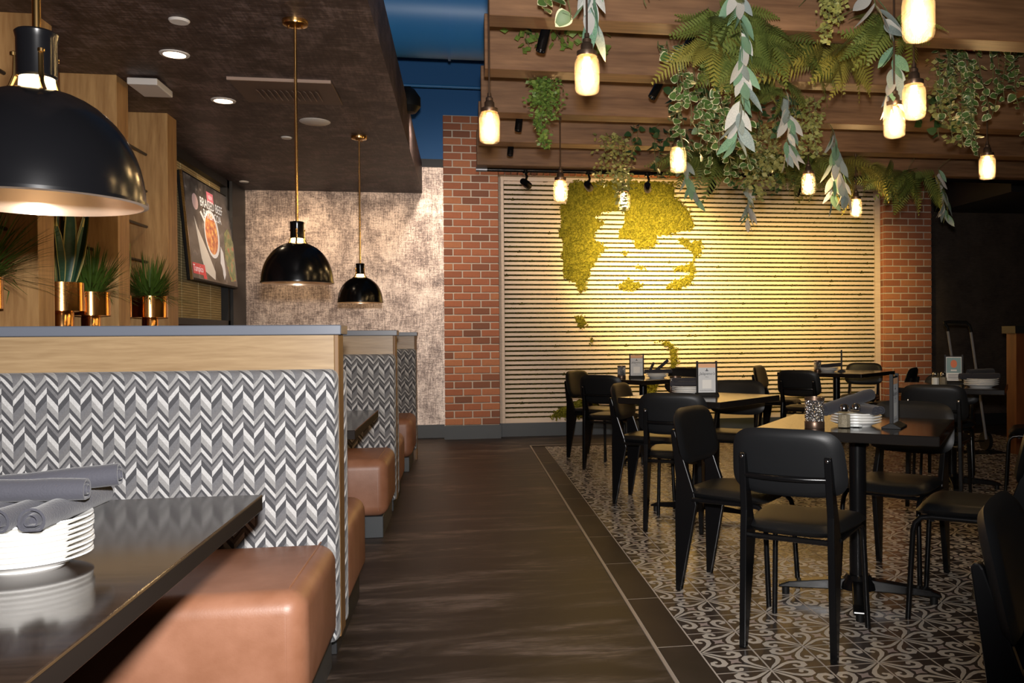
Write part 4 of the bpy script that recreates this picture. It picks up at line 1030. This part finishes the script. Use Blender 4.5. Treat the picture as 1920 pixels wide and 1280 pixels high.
fern((2.55,6.40,2.56),12,'dark fern mass left of the jar lamp with pale leaves','fern',0.32,0.20)
eucalyptus((2.50,5.55,2.58),0.50,'pale eucalyptus hanging right beside the jar lamp near the slats',13,0.16,(0.08,0))
eucalyptus((2.60,5.80,2.58),0.46,'green eucalyptus strand between two jar lamps in front of the slats',10,0.17,(0.0,0))
eucalyptus((2.22,6.6,2.42),0.36,'eucalyptus tips hanging in front of the upper right slats',8,0.15,(0.05,0))
eucalyptus((1.62,6.2,2.48),0.28,'grey-green eucalyptus tip at the right top corner of the portrait',7,0.15,(0.06,0))
fern((1.75,6.42,2.56),9,'dark fern in front of the top right corner of the portrait, behind the ivy','fern',0.30,0.16)
ivy((2.30,6.44,2.60),[(-0.2,0,0.30,0),(-0.05,0,0.38,0),(0.1,0,0.34,0.02),(0.25,0,0.28,0)],'dark ivy under the fourth beam, between two fern masses','ivyd',0.065,0.045,name='dark_ivy')
fern((3.20,6.70,2.58),12,'golden fern over the lowest jar lamp','fern_gold',0.34,0.18)
fern((3.70,6.75,2.52),14,'fern mass in front of the right brick pier','fern',0.36,0.26)
eucalyptus((4.02,6.8,2.58),0.42,'pale eucalyptus at the right end of the greenery, by the right pier',12,0.16,(0.03,0))
ivy((2.70,4.55,2.86),[(-0.02,0,0.50,0.0),(0.08,0,0.62,0.05),(0.14,0,0.68,0.08),(0.20,0,0.44,0.06),(0.03,0,0.42,0)],'thick cream-edged ivy hanging left of the rightmost jar lamp',L=0.055,gap=0.030)
ivy((3.13,4.55,2.86),[(0.0,0,0.40,0.03),(0.10,0,0.66,0.0),(0.16,0,0.62,0.04),(-0.08,0,0.44,-0.04)],'cream-edged ivy at the right edge of the photo, by the rightmost jar lamp',L=0.060,gap=0.040)
ivy((3.10,5.35,2.74),[(-0.08,0,0.20,-0.02),(0.05,0,0.26,0.0)],'bright green ivy leaves behind the pair of close jar lamps','ivyd',0.085,0.045,name='green_ivy')

fern((1.30,3.88,2.48),7,'low fern tuft below the bushy fern, behind the longest eucalyptus strand','fern',0.22,0.08)
small_vine((1.93,5.50,2.56),[(-0.05,0,0.40,0),(0.02,0,0.50,0.02),(0.08,0,0.42,0.02),(0.14,0,0.30,0)],'yellow-green trailing vine right of the cream-edged ivy at the portrait corner','boxleaf_yellow',0.036,150,spread=0.045)
ivy((1.42,4.92,2.62),[(-0.16,0,0.22,0),(-0.04,0,0.28,0),(0.08,0,0.30,0.02),(0.2,0,0.24,0)],'dark ivy under the second beam, behind the longest eucalyptus strand','ivyd',0.062,0.042,name='dark_ivy')
fern((1.72,4.72,2.60),7,'fern tuft on the second beam between the eucalyptus strands','fern',0.24,0.12)
small_vine((2.78,4.60,2.72),[(-0.08,0,0.34,0),(0.0,0,0.46,0),(0.08,0,0.40,0)],'small-leaved vine mixed into the thick ivy left of the rightmost jar','boxleaf_yellow',0.034,130,spread=0.05)
# ================================================================ potted plants in gold pots
def blade(L,W,m,rim=False,bend=0.2):
    return leaf_mesh('blade',L,W,m,'strap',bend,0.18,8,rim=rim)
SN=[blade(1.0,0.16,MAT['snake'],True,0.05),blade(1.0,0.14,MAT['snake'],True,0.16)]
def pot(root, R_, r_, hz, z0=0.0):
    mb=MB(); mb.lathe([(0,0),(r_,0),(r_,hz*0.42),(r_*0.96,hz*0.44),(R_,hz*0.46),(R_,hz),(R_*0.93,hz),(R_*0.93,hz*0.93),(0,hz*0.93)],36); mb.build('pot',MAT['gold'],root,smooth=True,ang=50)
    mb=MB(); mb.lathe([(0,hz*0.935),(R_*0.92,hz*0.935)],24); mb.build('soil',mat('soil',(0.03,0.02,0.015),0.9) if 'soil' not in bpy.data.materials else bpy.data.materials['soil'],root)
def grass_plant(loc, label, R_=0.105, r_=0.052, hz=0.28, L=0.30, n=230):
    root=empty('potted_grass',loc); tag(root,label,'potted plant','gold-potted plants behind the booth'); pot(root,R_,r_,hz)
    mb=MB()
    for k in range(n):
        a=rp.uniform(0,6.28); el=rp.uniform(0.12,1.45); l=L*rp.uniform(0.65,1.15); d=Vector((math.cos(a)*math.cos(el),math.sin(a)*math.cos(el),math.sin(el)))
        s=Vector((-math.sin(a),math.cos(a),0)); p0=Vector((math.cos(a),math.sin(a),0))*rp.uniform(0,R_*0.6)+Vector((0,0,hz*0.93)); wd=0.0038
        pts=[p0+d*(l*t)-Vector((0,0,1))*(l*0.34*t*t*math.cos(el)) for t in (0,0.35,0.7,1.0)]
        for q in pts:
            q.x=max(q.x,-2.455-loc[0])
            if q.x+loc[0]<-2.12:
                for a_,b_ in ((4.97,5.83),(6.02,6.77),(3.5,4.79)):
                    if a_<loc[1]<b_: q.y=min(max(q.y,a_+0.012-loc[1]),b_-0.012-loc[1])
        vv=[]; 
        for q,t in zip(pts,(0.7,1,0.8,0.15)): vv += [q+s*wd*t,q-s*wd*t]
        mb.add(vv,[(0,1,3,2),(2,3,5,4),(4,5,7,6)])
    o=mb.build('grass',MAT['grass'],root); o['kind']='stuff'
    return root
def snake_plant(loc, label, R_=0.115, r_=0.06, hz=0.30, L=0.52, n=14):
    root=empty('snake_plant',loc); tag(root,label,'potted plant','gold-potted plants behind the booth'); pot(root,R_,r_,hz)
    for k in range(n):
        a=k*2.4; rr=R_*0.55*math.sqrt((k+0.5)/n); d=(math.cos(a)*0.30*rr/R_*1.6,math.sin(a)*0.30*rr/R_*1.6,1)
        l=L*rp.uniform(0.7,1.1); inst('blade',rp.choice(SN),root,(math.cos(a)*rr,math.sin(a)*rr,hz*0.92),dirrot(d,rp.uniform(0,6.28)),(l,l,l))
    return root
snake_plant((-2.26,5.33,1.20),'snake plant in a stepped gold pot, right behind the nearest column')
grass_plant((-2.22,5.62,1.20),'grassy plant half hidden behind the snake plant, near the middle column',L=0.34,hz=0.26,n=380)
grass_plant((-2.24,4.42,1.20),'grassy plant in a gold pot cut off by the left edge of the photo',L=0.46,hz=0.27,n=420)
snake_plant((-2.27,6.17,1.20),'dark snake plant in a gold pot mostly hidden behind the middle column',R_=0.08,r_=0.05,hz=0.27,L=0.34,n=7)
grass_plant((-2.17,6.47,1.20),'bushy green grass in a gold pot, closest to the wall screen',R_=0.112,hz=0.275,L=0.32,n=460)
# ================================================================ lettering
def text_mesh(s, size, m, shear=0.0, align='CENTER', extrude=0.0):
    cu=bpy.data.curves.new('lettering','FONT'); cu.body=s; cu.size=size; cu.shear=shear; cu.align_x=align; cu.align_y='CENTER'; cu.resolution_u=2; cu.extrude=extrude
    o=bpy.data.objects.new('lettering_tmp',cu); COL.objects.link(o)
    bpy.context.view_layer.update()
    me=bpy.data.meshes.new_from_object(o.evaluated_get(bpy.context.evaluated_depsgraph_get()))
    bpy.data.objects.remove(o); bpy.data.curves.remove(cu)
    me.materials.clear(); me.materials.append(m); me.name='lettering'
    return me
def ellipse(rx,rz,n=28,cx=0,cz=0,y=0): return [(cx+rx*math.cos(2*math.pi*k/n),y,cz+rz*math.sin(2*math.pi*k/n)) for k in range(n)]
# ================================================================ wall screen (local frame: x along the wall, y into the wall, z up)
def em(name,c,s=0.45):
    return mat(name,c,0.25,emis=c,estr=s)
tv=empty('wall_screen',(-2.36,8.10,1.70),R(90)); tv.rotation_euler=(R(-5),0,R(90)); tag(tv,'large flat screen showing a bowl of red food, mounted in front of the window blind','screen')
W,Hh=1.56,0.98
mb=MB(); mb.box((0,0.0,0),(W,0.05,Hh)); mb.build('housing',MAT['black_plastic'],tv,bevel=0.006,seg=2)
mb=MB(); mb.box((-0.004,-0.003,-0.0),(0.006,0.02,Hh)); mb.build('side_edge',MAT['chrome'],tv)
mb=MB(); mb.box((0.5,0.05,0.3),(1.0,0.10,0.7)); mb.build('wall_bracket',MAT['black_metal'],tv)
m=em('screen_slate',(0.05,0.042,0.036)); t=NT(m); n=t.noise(t.mapping(t.coords(),(5,1,7)),1.5,4,0.6,1.0); cc=t.ramp(n,[(0.3,(0.018,0.014,0.012)),(0.55,(0.060,0.050,0.042)),(0.75,(0.17,0.14,0.12))]); t.base(cc); t.l(cc,t.b.inputs['Emission Color'])
mb=MB(); mb.add([(0.02,-0.002,0.02),(W-0.02,-0.002,0.02),(W-0.02,-0.002,Hh-0.02),(0.02,-0.002,Hh-0.02)],[(0,1,2,3)]); scr=mb.build('picture',m,tv)
def flat(name,pts,m,d):
    mb=MB(); mb.add([(x,-0.002-d,z) for x,z in pts],[tuple(range(len(pts)))]); return mb.build(name,m,scr)
def el(cx,cz,rx,rz,n=28): return [(cx+rx*math.cos(2*math.pi*k/n),cz+rz*math.sin(2*math.pi*k/n)) for k in range(n)]
cream=em('screen_cream',(0.50,0.46,0.40)); pale=em('screen_pale',(0.62,0.60,0.60))
flat('picture_cloth',[(0.22,0.60),(0.30,0.50),(0.55,0.30),(0.75,0.12),(0.72,0.04),(0.42,0.10),(0.33,0.22)],cream,0.0006)
flat('picture_cloth',[(1.02,0.40),(1.10,0.34),(1.12,0.12),(1.05,0.06),(0.96,0.22)],pale,0.0006)
flat('picture_garlic',el(0.30,0.74,0.09,0.075),em('screen_pink',(0.45,0.30,0.28)),0.0006)
flat('picture_spoon',[(0.42,0.66),(0.46,0.68),(0.62,0.57),(0.60,0.53)],pale,0.0006)
flat('picture_bowl',el(0.76,0.49,0.25,0.235),pale,0.0008)
fm=em('screen_food',(0.5,0.15,0.05)); t=NT(fm); n=t.noise(t.coords(),16,4); cc=t.ramp(n,[(0.35,(0.22,0.040,0.015)),(0.5,(0.50,0.13,0.035)),(0.66,(0.72,0.42,0.10))]); t.base(cc); t.l(cc,t.b.inputs['Emission Color'])
flat('picture_food',el(0.745,0.49,0.205,0.20),fm,0.0011)
flat('picture_pot',el(0.88,0.14,0.14,0.10),em('screen_dark',(0.012,0.01,0.008)),0.0009)
gm=em('screen_greens',(0.12,0.2,0.05)); t=NT(gm); n=t.noise(t.coords(),9,3); cc=t.ramp(n,[(0.4,(0.05,0.10,0.02)),(0.55,(0.20,0.20,0.06)),(0.68,(0.42,0.06,0.03))]); t.base(cc); t.l(cc,t.b.inputs['Emission Color'])
flat('picture_greens',[(1.20,0.55),(1.36,0.62),(1.52,0.50),(1.50,0.08),(1.30,0.06),(1.16,0.28)],gm,0.0006)
flat('picture_logo',[(0.70,0.90),(0.92,0.90),(0.92,0.80),(0.70,0.80)],em('screen_rose',(0.62,0.16,0.20)),0.0009)
flat('picture_banner',[(0.03,0.16),(0.40,0.16),(0.44,0.03),(0.34,0.03),(0.33,0.06),(0.03,0.06)],em('screen_red',(0.55,0.03,0.04)),0.0009)
for s,x,z,sz in (('BRAISED BEEF',0.83,0.765,0.125),('BARBACOA',0.83,0.665,0.115),('Tampico',0.19,0.11,0.085),('NEW',0.81,0.85,0.06)):
    inst('lettering',text_mesh(s,sz,em('screen_white',(0.8,0.8,0.8)) if 'screen_white' not in bpy.data.materials else bpy.data.materials['screen_white']),scr,(x,-0.0045,z),(R(90),0,0))

# ================================================================ plates
def plate_mesh(r=0.108):
    mb=MB(); mb.lathe([(0,0.003),(r*0.55,0.003),(r*0.57,0.0),(r*0.62,0.0),(r*0.64,0.004),(r*0.96,0.017),(r,0.0195),(r*0.995,0.0225),(r*0.95,0.021),(r*0.62,0.0085),(0,0.0075)],40)
    return mb.mesh('plate',MAT['white_plate'],smooth=True,ang=60)
PM=plate_mesh()
def stack(p,n,where,gap=0.0105,s=1.0):
    for k in range(n):
        o=inst('plate',PM,None,(p[0]+random.uniform(-0.002,0.002),p[1]+random.uniform(-0.002,0.002),p[2]+k*gap*s),(0,0,random.uniform(0,6)),(s,s,s))
        pos='bottom' if k==0 else ('topmost' if k==n-1 else ORD[k]+' from the bottom')
        tag(o,'white plate, %s of the stack %s'%(pos,where),'plate','plates in the stack '+where)
    return p[2]+(n-1)*gap*s+0.0225*s
TZ=0.778
zb=stack((-0.80,1.735,0.760),8,'on the near booth table',gap=0.0098)
z1=stack((1.69,3.52,TZ),4,'on the nearest dining table',gap=0.012)
z2=stack((1.49,5.60,TZ),4,'on the middle row table',gap=0.012)
z3=stack((1.79,7.84,TZ),3,'on the back left table',gap=0.013,s=1.0)
z4=stack((3.82,8.61,TZ),3,'on the large back right table',gap=0.012)
z5=stack((3.765,5.80,TZ),4,'on the far right table',gap=0.012,s=1.12)
# ================================================================ rolled napkins
def roll_mesh(L,r,seed=0):
    rg=random.Random(seed); mb=MB(); n=26; rings=[]; 
    K=9
    def prof(th):          # one-and-a-bit wrap spiral, flattened at the bottom
        return r*(1.0+0.10*(th/6.28)) 
    vv=[]; 
    for k in range(K+1):
        x=-L/2+L*k/K; bul=1.0+0.05*math.sin(k*1.9+seed)+0.03*math.sin(k*4.1)
        for j in range(n):
            th=2*math.pi*j/n; rr=prof(th)*bul
            vv.append((x,rr*math.cos(th),max(-r*0.86,rr*math.sin(th))))
    ff=[]
    for k in range(K):
        for j in range(n):
            j2=(j+1)%n; ff.append((k*n+j,(k+1)*n+j,(k+1)*n+j2,k*n+j2))
    mb.add(vv,ff)
    for side,k in ((-1,0),(1,K)):   # recessed spiral ends
        x=side*L/2; base=k*n; prev=[base+j for j in range(n)]
        for dep,sc_ in ((0.0,0.80),(-0.010,0.72),(-0.012,0.55),(0.002,0.50),(0.002,0.40),(-0.010,0.34),(-0.010,0.0)):
            if sc_==0.0:
                c=len(mb.v); mb.v.append((x+side*dep,0,0))
                for j in range(n): mb.f.append([prev[j],prev[(j+1)%n],c] if side==1 else [prev[(j+1)%n],prev[j],c]); mb.m.append(0)
            else:
                cur=[]
                for j in range(n):
                    v=mb.v[base+j]; cur.append(len(mb.v)); mb.v.append((x+side*dep,v[1]*sc_,v[2]*sc_))
                for j in range(n):
                    q=[prev[j],prev[(j+1)%n],cur[(j+1)%n],cur[j]]; mb.f.append(q if side==1 else q[::-1]); mb.m.append(0)
                prev=cur
    return mb.mesh('napkin_roll',MAT['napkin'],smooth=True,ang=70)
RM=[roll_mesh(0.27,0.021,k) for k in range(3)]
def napkin(p,rz,label,group,tilt=0.0,k=0,s=1.0,tx=0.0):
    o=inst('rolled_napkin',RM[k%3],None,p,(tx,tilt,rz),(s,s,s)); tag(o,label,'napkin',group)
g='rolled napkins on the near booth table'
for k,(x,lab) in enumerate(((-0.862,'left of the three dark napkin rolls whose ends face the camera'),(-0.815,'middle dark napkin roll with its end facing the camera'),(-0.768,'right dark napkin roll with its end facing the camera, nearest the plate rim'))):
    napkin((x+0.038,1.745,zb+0.014),R(80+4*k),lab,g,k=k,s=1.0)
napkin((-0.825,1.715,zb+0.050),R(3),'front dark napkin roll lying across the other rolls on the booth plates',g,k=1,tilt=R(1))
napkin((-0.80,1.775,zb+0.053),R(8),'rear dark napkin roll lying across, highest on the booth plates',g,k=2,tilt=R(-4),s=1.05)
g='rolled napkins on the dining tables'
napkin((1.67,3.56,z1+0.040),R(28),'long dark napkin roll slanting across the plates on the nearest table',g,tilt=R(-9),k=0,s=1.25)
napkin((1.705,3.50,z1+0.014),R(95),'short dark napkin roll end lying on the plates behind the salt shaker',g,k=1,s=0.85)
napkin((1.755,3.53,z1+0.014),R(88),'dark napkin roll end at the right of the plates on the nearest table',g,k=2,s=0.85)
napkin((1.49,5.58,z2+0.014),R(-20),'dark napkin roll on the plates behind the middle table menu',g,k=2,s=0.9)
napkin((1.51,5.64,z2+0.034),R(15),'second dark napkin roll above the plates of the middle table',g,k=1,s=0.9)
napkin((1.80,7.83,z3+0.012),R(-8),'flat dark napkin roll across the plates of the back left table',g,k=0,s=0.95)
napkin((1.83,7.86,z3+0.055),R(10),'dark napkin roll poking up from the plates of the back left table',g,tilt=R(-38),k=1,s=0.7)
napkin((1.74,7.86,z3+0.045),R(60),'small dark napkin roll leaning on the plates of the back left table',g,tilt=R(-30),k=2,s=0.6)
napkin((3.83,8.61,z4+0.016),R(6),'dark napkin roll on the plates of the large back right table',g,tilt=R(-4),k=2,s=1.0)
napkin((3.75,5.80,z5+0.014),R(-6),'dark napkin roll across the plates of the far right table',g,k=0,s=1.1)
napkin((3.80,5.86,z5+0.045),R(20),'upper dark napkin roll on the far right table',g,k=1,s=1.0)
# ================================================================ salt and pepper
def shaker(p,fill,label):
    root=empty('shaker',p); tag(root,label,'shaker','salt and pepper shakers')
    mb=MB(); mb.lathe([(0,0.0),(0.026,0.0),(0.029,0.004),(0.027,0.060),(0.020,0.070),(0.018,0.074)],8); mb.build('glass_body',MAT['clear_glass'],root)
    mb=MB(); mb.lathe([(0,0.003),(0.0265,0.004),(0.0255,0.056),(0,0.060)],8); mb.build('contents',MAT[fill],root)
    mb=MB(); mb.lathe([(0.0195,0.070),(0.021,0.072),(0.021,0.086),(0.017,0.096),(0.008,0.101),(0,0.1015)],20); mb.build('cap',MAT['chrome'],root,smooth=True)
shaker((1.60,3.445,TZ),'pepper','pepper shaker with chrome cap on the nearest table')
shaker((1.66,3.46,TZ),'salt','salt shaker with chrome cap on the nearest table')
shaker((3.60,6.14,TZ),'salt','salt shaker on the far right table')
shaker((3.66,6.13,TZ),'pepper','pepper shaker on the far right table')
# ================================================================ candle holders
def candle(p,label,s=1.0,lit=False):
    root=empty('candle_holder',p); root.scale=(s,s,s); tag(root,label,'candle holder','hammered candle holders')
    mb=MB(); mb.lathe([(0,0.0),(0.041,0.0),(0.042,0.004),(0.042,0.026),(0.040,0.030),(0,0.030)],28); mb.build('base',MAT['bronze'],root,smooth=True)
    mb=MB(); mb.lathe([(0.0395,0.028),(0.0405,0.040),(0.0405,0.118),(0.039,0.120),(0.037,0.118),(0.037,0.034),(0,0.034)],32); mb.build('cup',MAT['candle_metal'],root,smooth=True)
    mb=MB(); mb.lathe([(0.0385,0.118),(0.042,0.119),(0.042,0.130),(0.038,0.131),(0.0365,0.120)],28); mb.build('rim',MAT['bronze'],root,smooth=True)
    mb=MB(); mb.cyl((0,0),0.020,0.034,0.06,14); mb.build('candle',MAT['salt'],root,smooth=True)
candle((1.48,3.475,TZ),'hammered metal candle holder on the left of the nearest table')
candle((1.42,5.66,TZ),'hammered metal candle holder on the middle row table',0.92)
candle((1.45,7.82,TZ),'hammered candle holder left of the menu card on the back left table',0.92)
candle((3.70,8.60,TZ),'hammered candle holder on the large back right table',0.92)
candle((3.86,6.12,TZ),'small candle holder behind the plates on the far right table',0.62)
# ================================================================ menu card holders
def menu(p,rz,label,design):
    root=empty('menu_holder',p,rz); tag(root,label,'menu holder','menu card holders')
    w,h=0.118,0.19
    mb=MB(); mb.prism([(-0.040,0),(0.040,0),(0.040,0.006),(0.010,0.022),(-0.010,0.022),(-0.040,0.006)],'x',-w/2-0.016,w/2+0.016); mb.build('base',MAT['black_plastic'],root,bevel=0.0015,seg=1)
    for s in (-1,1):
        mb=MB(); mb.box((s*(w/2+0.004)-0.006,-0.007,0.018),(s*(w/2+0.004)+0.006,0.007,h+0.038)); mb.build('side_post',MAT['black_plastic'],root)
    mb=MB(); mb.box((-w/2,-0.005,h+0.022),(w/2,0.005,h+0.028)); mb.build('top_rail',MAT['black_plastic'],root)
    mb=MB(); mb.box((-w/2,-0.0045,0.02),(w/2,0.0045,h+0.02)); card=mb.build('card',MAT['paper'] if design=='menu' else MAT['paper_white'],root)
    def rect(name,x0,x1,z0,z1,m,d=0.0004):
        for s in (1,-1):
            mb=MB(); y=-s*(0.0045+d); q=[(x0*s,y,z0+0.02),(x1*s,y,z0+0.02),(x1*s,y,z1+0.02),(x0*s,y,z1+0.02)]; mb.add(q,[(0,1,2,3)]); mb.build(name,m,card)
    def txt(s_,z,size,m,shear=0):
        me=text_mesh(s_,size,m,shear)
        inst('lettering',me,card,(0,-0.0054,z+0.02),(R(90),0,0)); inst('lettering',me,card,(0,0.0054,z+0.02),(R(90),0,R(180)))
    if design=='menu':
        rect('header_strip',-w/2,w/2,0.165,0.19,MAT['paper_peach'])
        rect('blank_square',-0.030,0.030,0.028,0.085,MAT['paper_white'])
        txt("Jalapeno's",0.125,0.026,MAT['ink'],0.35); txt('MENU',0.103,0.008,MAT['ink']); txt('SCAN FOR OUR MENU',0.015,0.009,MAT['ink'])
        rect('emblem',-0.010,0.010,0.142,0.147,MAT['ink']); rect('emblem',-0.003,0.003,0.147,0.158,MAT['ink'])
    else:
        rect('teal_panel',-w/2+0.006,w/2-0.006,0.064,0.184,MAT['paper_teal'])
        for s in (1,-1):
            mb=MB(); mb.add([(x*s,-s*0.0053,z+0.02) for x,z in el(0.0,0.135,0.024,0.032,18)],[tuple(range(18))]); mb.build('picture_disc',MAT['orange_print'],card)
        rect('white_band',-0.022,0.022,0.078,0.090,MAT['paper_white'],0.0007)
        for k in range(4): rect('text_line',-0.042,0.042,0.014+k*0.011,0.018+k*0.011,MAT['ink'],0.0004)
menu((1.575,5.44,TZ),R(-4),'menu card holder facing the camera on the middle row table','menu')
menu((1.605,7.88,TZ),R(-10),'menu card holder facing the camera on the back left table','menu')
menu((1.81,3.41,TZ),R(52),'menu card holder seen edge-on at the right of the nearest table','menu')
menu((3.95,8.56,TZ),R(64),'dark menu card holder seen nearly edge-on on the large back right table','menu')
menu((3.84,6.28,TZ),R(-30),'menu card holder with a teal picture card on the far right table','teal')
# ================================================================ hand cart behind the far right table
root=empty('hand_cart',(4.70,7.62,0)); tag(root,'hand cart with black grip and two slanted steel tubes behind the far right table','cart')
tops=[(-0.10,0,1.235),(0.14,0,1.225)]
for (x,y,z) in tops:
    mb=MB(); mb.tube([(x,y,z-0.04),(x+0.30,y+0.22,0.12)],0.013,10); mb.build('tube',MAT['steel_grey'],root,smooth=True)
mb=MB(); mb.tube([(-0.145,0,1.275),(-0.10,0,1.285),(0.09,0,1.28),(0.125,0,1.25),(0.15,0.008,1.18)],0.015,10); mb.build('grip',MAT['black_plastic'],root,smooth=True)
mb=MB(); mb.tube([(-0.135,0,1.275),(-0.105,0,1.235),(-0.088,0.01,1.18)],0.014,10); mb.build('grip_end',MAT['black_plastic'],root,smooth=True)
mb=MB(); mb.box((0.12,0.0,0.0),(0.52,0.22,0.012)); mb.build('toe_plate',MAT['black_metal'],root)
for x in (0.15,0.49):
    mb=MB(); mb.lathe([(0,-0.02),(0.09,-0.02),(0.09,0.02),(0,0.02)],20); mb.v=[(z+x,y+0.30,x_+0.09) for x_,y,z in mb.v]; mb.build('wheel',MAT['black_plastic'],root,smooth=True)
mb=MB(); mb.tube([(0.15,0.30,0.09),(0.49,0.30,0.09)],0.008,8); mb.build('axle',MAT['black_metal'],root,smooth=True)
